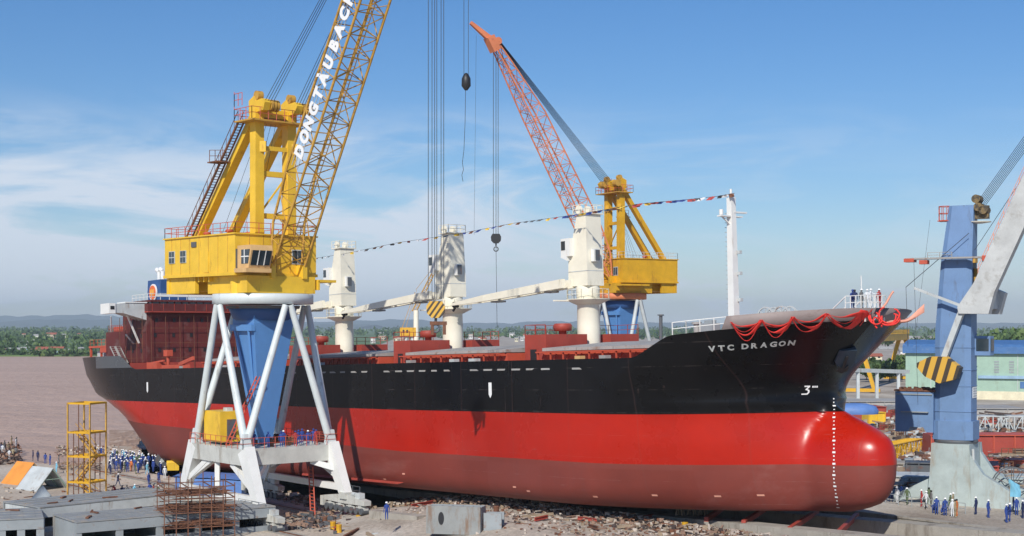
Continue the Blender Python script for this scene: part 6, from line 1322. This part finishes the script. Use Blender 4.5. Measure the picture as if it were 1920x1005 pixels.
solo=[(246,882,'stand','orange','navy','white','worker in orange top at the front of the waterside crowd'),(254,887,'stand','green','navy','none','bare-headed man in dark olive behind the orange-clad worker'),(276,888,'walk','teal','blue','white','man in pale blue top walking right of the crowd'),(221,910,'walk','navy','navy','white','lone man in navy walking on the empty sand'),(279,908,'stand','blue','blue','white','man in blue overalls standing alone left of the tarpaulin shed'),(298,905,'point','blue','navy','none','man in blue pointing, right of the lone overall-clad man'),(309,895,'stand','white','grey','white','man in white shirt and grey trousers near the blue shed'),
 (305,873,'hips','white','white','white','figure all in white beside the big wheel by the hull'),(106,886,'stand','teal','grey','white','solitary man in pale blue near the stair tower'),(110,872,'stand','grey','grey','none','man in grey standing at the water edge behind the solitary one'),(62,862,'stand','navy','navy','none','dark figure at the water edge, left of a pair'),(71,863,'stand','navy','navy','none','dark figure at the water edge, right of the first'),(85,868,'stand','blue','navy','none','figure in blue jacket at the water edge left of the tower'),(94,870,'stand','blue','blue','none','figure in blue overalls at the water edge near the tower'),
 (184,852,'stand','white','white','white','person in white seen through the tower top left'),(172,850,'stand','white','navy','white','person in white shirt seen through the tower'),(178,853,'stand','navy','navy','white','person in navy seen through the tower'),(190,856,'hips','blue','blue','white','person in blue just right of the tower column'),
 (215,923,'squat','red','navy','none','person in red squatting behind the hull block'),(228,924,'squat','navy','navy','none','person in navy squatting behind the hull block'),(236,924,'squat','grey','navy','none','person in grey squatting behind the hull block'),(251,922,'squat','teal','navy','white','person in pale blue bending behind the hull block'),(262,926,'squat','navy','navy','none','dark-clothed person squatting in a row behind the hull block'),(268,927,'squat','blue','navy','none','blue-clothed person squatting in a row behind the hull block'),(275,929,'squat','navy','navy','white','helmeted person squatting in a row behind the hull block'),(281,929,'stand','blue','navy','none','man in blue standing at the end of the squatting row'),(288,932,'stand','red','grey','none','man in red near the rusty rack'),(296,934,'stand','green','navy','white','man in olive near the rusty rack')]
for x,y,po,t,bt,hd_,lb in solo: person(at(x,y+2),po,t,bt,hd_,rp.uniform(0,6.28),lb,None,.95)
for i in range(12):
    x=rp.uniform(-2,34); y=846+ i*1.7; person(at(x,y,.3)+Vector((0,0,.9*(1-i/14))),rp.choice(['stand','squat','hips']),rp.choice(['navy','red','white','khaki','grey']),'navy','none',rp.uniform(0,6),f'onlooker {i+1 and ["high","midway","low"][i//4]} on the dark stone pile at the left shore','onlookers on the stone pile',.95)
# workers on the big crane platform and bogie
wk_=[]
for (x,y) in [(3.6,-3.4),(2.6,-2.4),(3.9,-1.6),(4.2,-.4),(3.2,.4),(4.4,1.0),(3.4,1.9),(4.5,2.3),(2.4,2.9),(4.1,3.4),(3.0,3.8)]:
    p=Vector((x*math.cos(YAW)-y*math.sin(YAW),x*math.sin(YAW)+y*math.cos(YAW),0))*K1+c1loc; p.z=c1loc.z+6.83*K1; wk_.append(p)
wk_.sort(key=lambda p:p.x/p.y)
for i,p in enumerate(wk_):
    person(p,('stand','hips','point','stand')[i%4],'blue' if i%5 else 'red','blue' if i%3 else 'navy','white' if i%4==0 else 'blue',YAW+R(70)+rp.uniform(-.6,.6),('worker in blue overalls' if i%5 else 'worker in a red top')+' on the big crane platform, '+('leftmost','second','third','fourth','fifth','sixth','seventh','eighth','ninth','tenth','rightmost')[i]+' of the row','workers on the crane platform',.95)
person(at(725,975,2.2),'stand','blue','blue','white',R(200),'worker in blue overalls standing on the bogie end right of the big crane','')
# people beside the bulb
right=[(1672,941,'squat','navy','navy','white'),(1682,944,'stand','white','navy','white'),(1690,939,'stand','blue','blue','none'),(1701,946,'walk','green','green','white'),(1728,950,'stand','red','navy','white'),(1736,953,'walk','white','grey','white'),(1737,940,'stand','blue','navy','white'),(1742,945,'hips','green','green','none'),(1746,951,'stand','grey','navy','none'),(1755,940,'wave','red','navy','none'),(1760,944,'stand','white','navy','white'),(1752,962,'squat','blue','blue','white'),(1756,965,'stand','blue','blue','white'),(1767,966,'squat','blue','blue','white'),(1772,967,'stand','blue','blue','white'),(1781,958,'walk','green','navy','white'),(1787,956,'stand','khaki','khaki','white'),(1786,970,'stand','white','navy','white'),(1791,970,'stand','khaki','navy','none'),(1794,969,'stand','orange','orange','none'),(1830,965,'stand','navy','navy','white'),(1853,971,'stand','blue','navy','white'),(1887,980,'stand','blue','blue','white'),(1894,978,'hips','blue','blue','white'),(1900,960,'wave','navy','navy','white'),(1906,966,'stand','blue','navy','white'),(1918,972,'stand','navy','navy','white'),(1890,966,'squat','navy','navy','none')]
wh_={'navy':'navy','white':'white','blue':'blue','green':'olive','red':'red','grey':'grey','khaki':'khaki','orange':'orange'}
for i,(x,y,po,t,bt,hd_) in enumerate(right):
    where='close to the red bulb' if x<1720 else ('before the pedestal' if x<1800 else ('alone right of the pedestal' if x<1870 else 'by the cable reel'))
    person(at(x,y,3.0),po,t,bt,hd_,rp.uniform(0,6.28),f'{ {"squat":"squatting","stand":"standing","walk":"walking","wave":"arm-raised","hips":"hands-on-hips","point":"pointing"}[po]} person, {wh_[t]} top, {"white helmet" if hd_=="white" else "bare head"}, {where}','people beside the bow',.97)
# light blue banner held up
e=empty('banner',at(1903,966,3.0),0,'pale turquoise cloth banner held up by the people at right','banner'); b=MB(); vs=[]
for i in range(7):
    for j in range(6): vs.append((-.5+.17*i+.1*math.sin(j),.15*math.sin(i*1.1+j*.7),1.7+.34*j*(1-.06*i)))
b.add(vs,[(i*6+j,(i+1)*6+j,(i+1)*6+j+1,i*6+j+1) for i in range(6) for j in range(5)],0,True); b.build('cloth',CL['teal'],e); b=MB(); b.bar((-.5,0,1.2),(-.45,0,3.6),.04); b.build('pole',M['wood'],e)
# party on the bow platform
for i,(x,y,po,t,bt,hd_,lb) in enumerate([(13.75,-.7,'stand','blue','blue','blue','man in blue at the back corner of the bow platform'),(14.2,-1.0,'stand','navy','navy','none','man in navy beside him at the bow platform rail'),(14.6,.2,'hips','white','grey','white','man in white on the bow platform with hands on hips'),(14.9,-1.0,'stand','grey','navy','white','man in grey leaning at the bow platform rail'),(15.3,-.3,'point','white','navy','white','man in white pointing at the front of the bow platform'),(15.45,.7,'stand','red','navy','white','person in red at the very front of the bow platform')]):
    person(S(x-2.7,y,PLAT+.05),po,t,bt,hd_,YAW+R(60)+rp.uniform(-1,1),lb,'people on the bow platform',.97)
# safety rail in front of the people
e=empty('guard_rail',at(1660,944,3.0),0,'thin grey guard rail between the bulb and the pedestal','railing'); b=MB(); b.rail([(0,0,0),at(1735,955,3.0)-at(1660,944,3.0),at(1810,964,3.0)-at(1660,944,3.0)],1.0,.03,1.6); b.build('rails',M['grey'],e)
# big wheel and yellow winch by the hull
e=empty('wheel_reel',at(304,876),R(20),'dark upright wheel standing by the hull near the water','wheel'); b=MB(); b.tube((0,-.3,1.0),(0,.3,1.0),1.0,n=24); b.tube((0,-.35,1.0),(0,.35,1.0),.3,n=12,mi=1); b.build('rim',[M['gdark'],M['lgrey']],e)
e=empty('winch',at(325,882),R(10),'yellow winch with green motor at the water edge by the hull','winch'); b=MB(); b.box((0,0,.6),(1.6,1.2,1.1)); b.tube((-.9,0,.9),(.9,0,.9),.5,n=14); b.build('frame',M['yellow'],e); b=MB(); b.box((1.1,0,1.1),(.7,.7,.9)); b.build('motor',CL['green'],e)
# mooring line from stern to shore
a=S(-112,-11,14.2); c=at(262,846); b=MB(); b.poly_line([Vector((0,0,0)),(c-a)*.5+Vector((0,0,-.8)),(c-a)],.035,5); tag(b.build('mooring_rope',M['rope'],loc=tuple(a)),'thin slack rope hanging from the stern quarter to the water','rope')
# poles in the far ground
for i,(px,py0,py1,Z,lab) in enumerate(((1239,592,642,330,'dark upright stack behind the forecastle'),)):
    p=atZ(px,612,Z); e=empty('stack_pipe',(p.x,p.y,3),0,lab,'stack'); b=MB(); zt_=EYE+(612-py0)*Z/F-3; b.tube((0,0,0),(0,0,zt_),.5,.4,n=10); b.tube((0,0,zt_),(0,0,zt_+.3),.75,n=10); b.build('pipe',M['gdark'],e)
# ------------------------------------------------------------------ haze
b=MB(); b.box((0,7300,130),(29000,15400,266)); hz=b.build('haze',D.materials.new('haze_air')); tag(hz,kind='stuff')
m=hz.data.materials[0]; m.use_nodes=True; n=m.node_tree.nodes; l=m.node_tree.links; n.clear(); o=n.new('ShaderNodeOutputMaterial'); v=n.new('ShaderNodeVolumePrincipled'); v.inputs['Color'].default_value=(.78,.91,1,1); v.inputs['Density'].default_value=9e-5; v.inputs['Anisotropy'].default_value=0; l.new(v.outputs[0],o.inputs['Volume'])
for a_ in list(D.objects):
    if a_.get('group')=='': del a_['group']
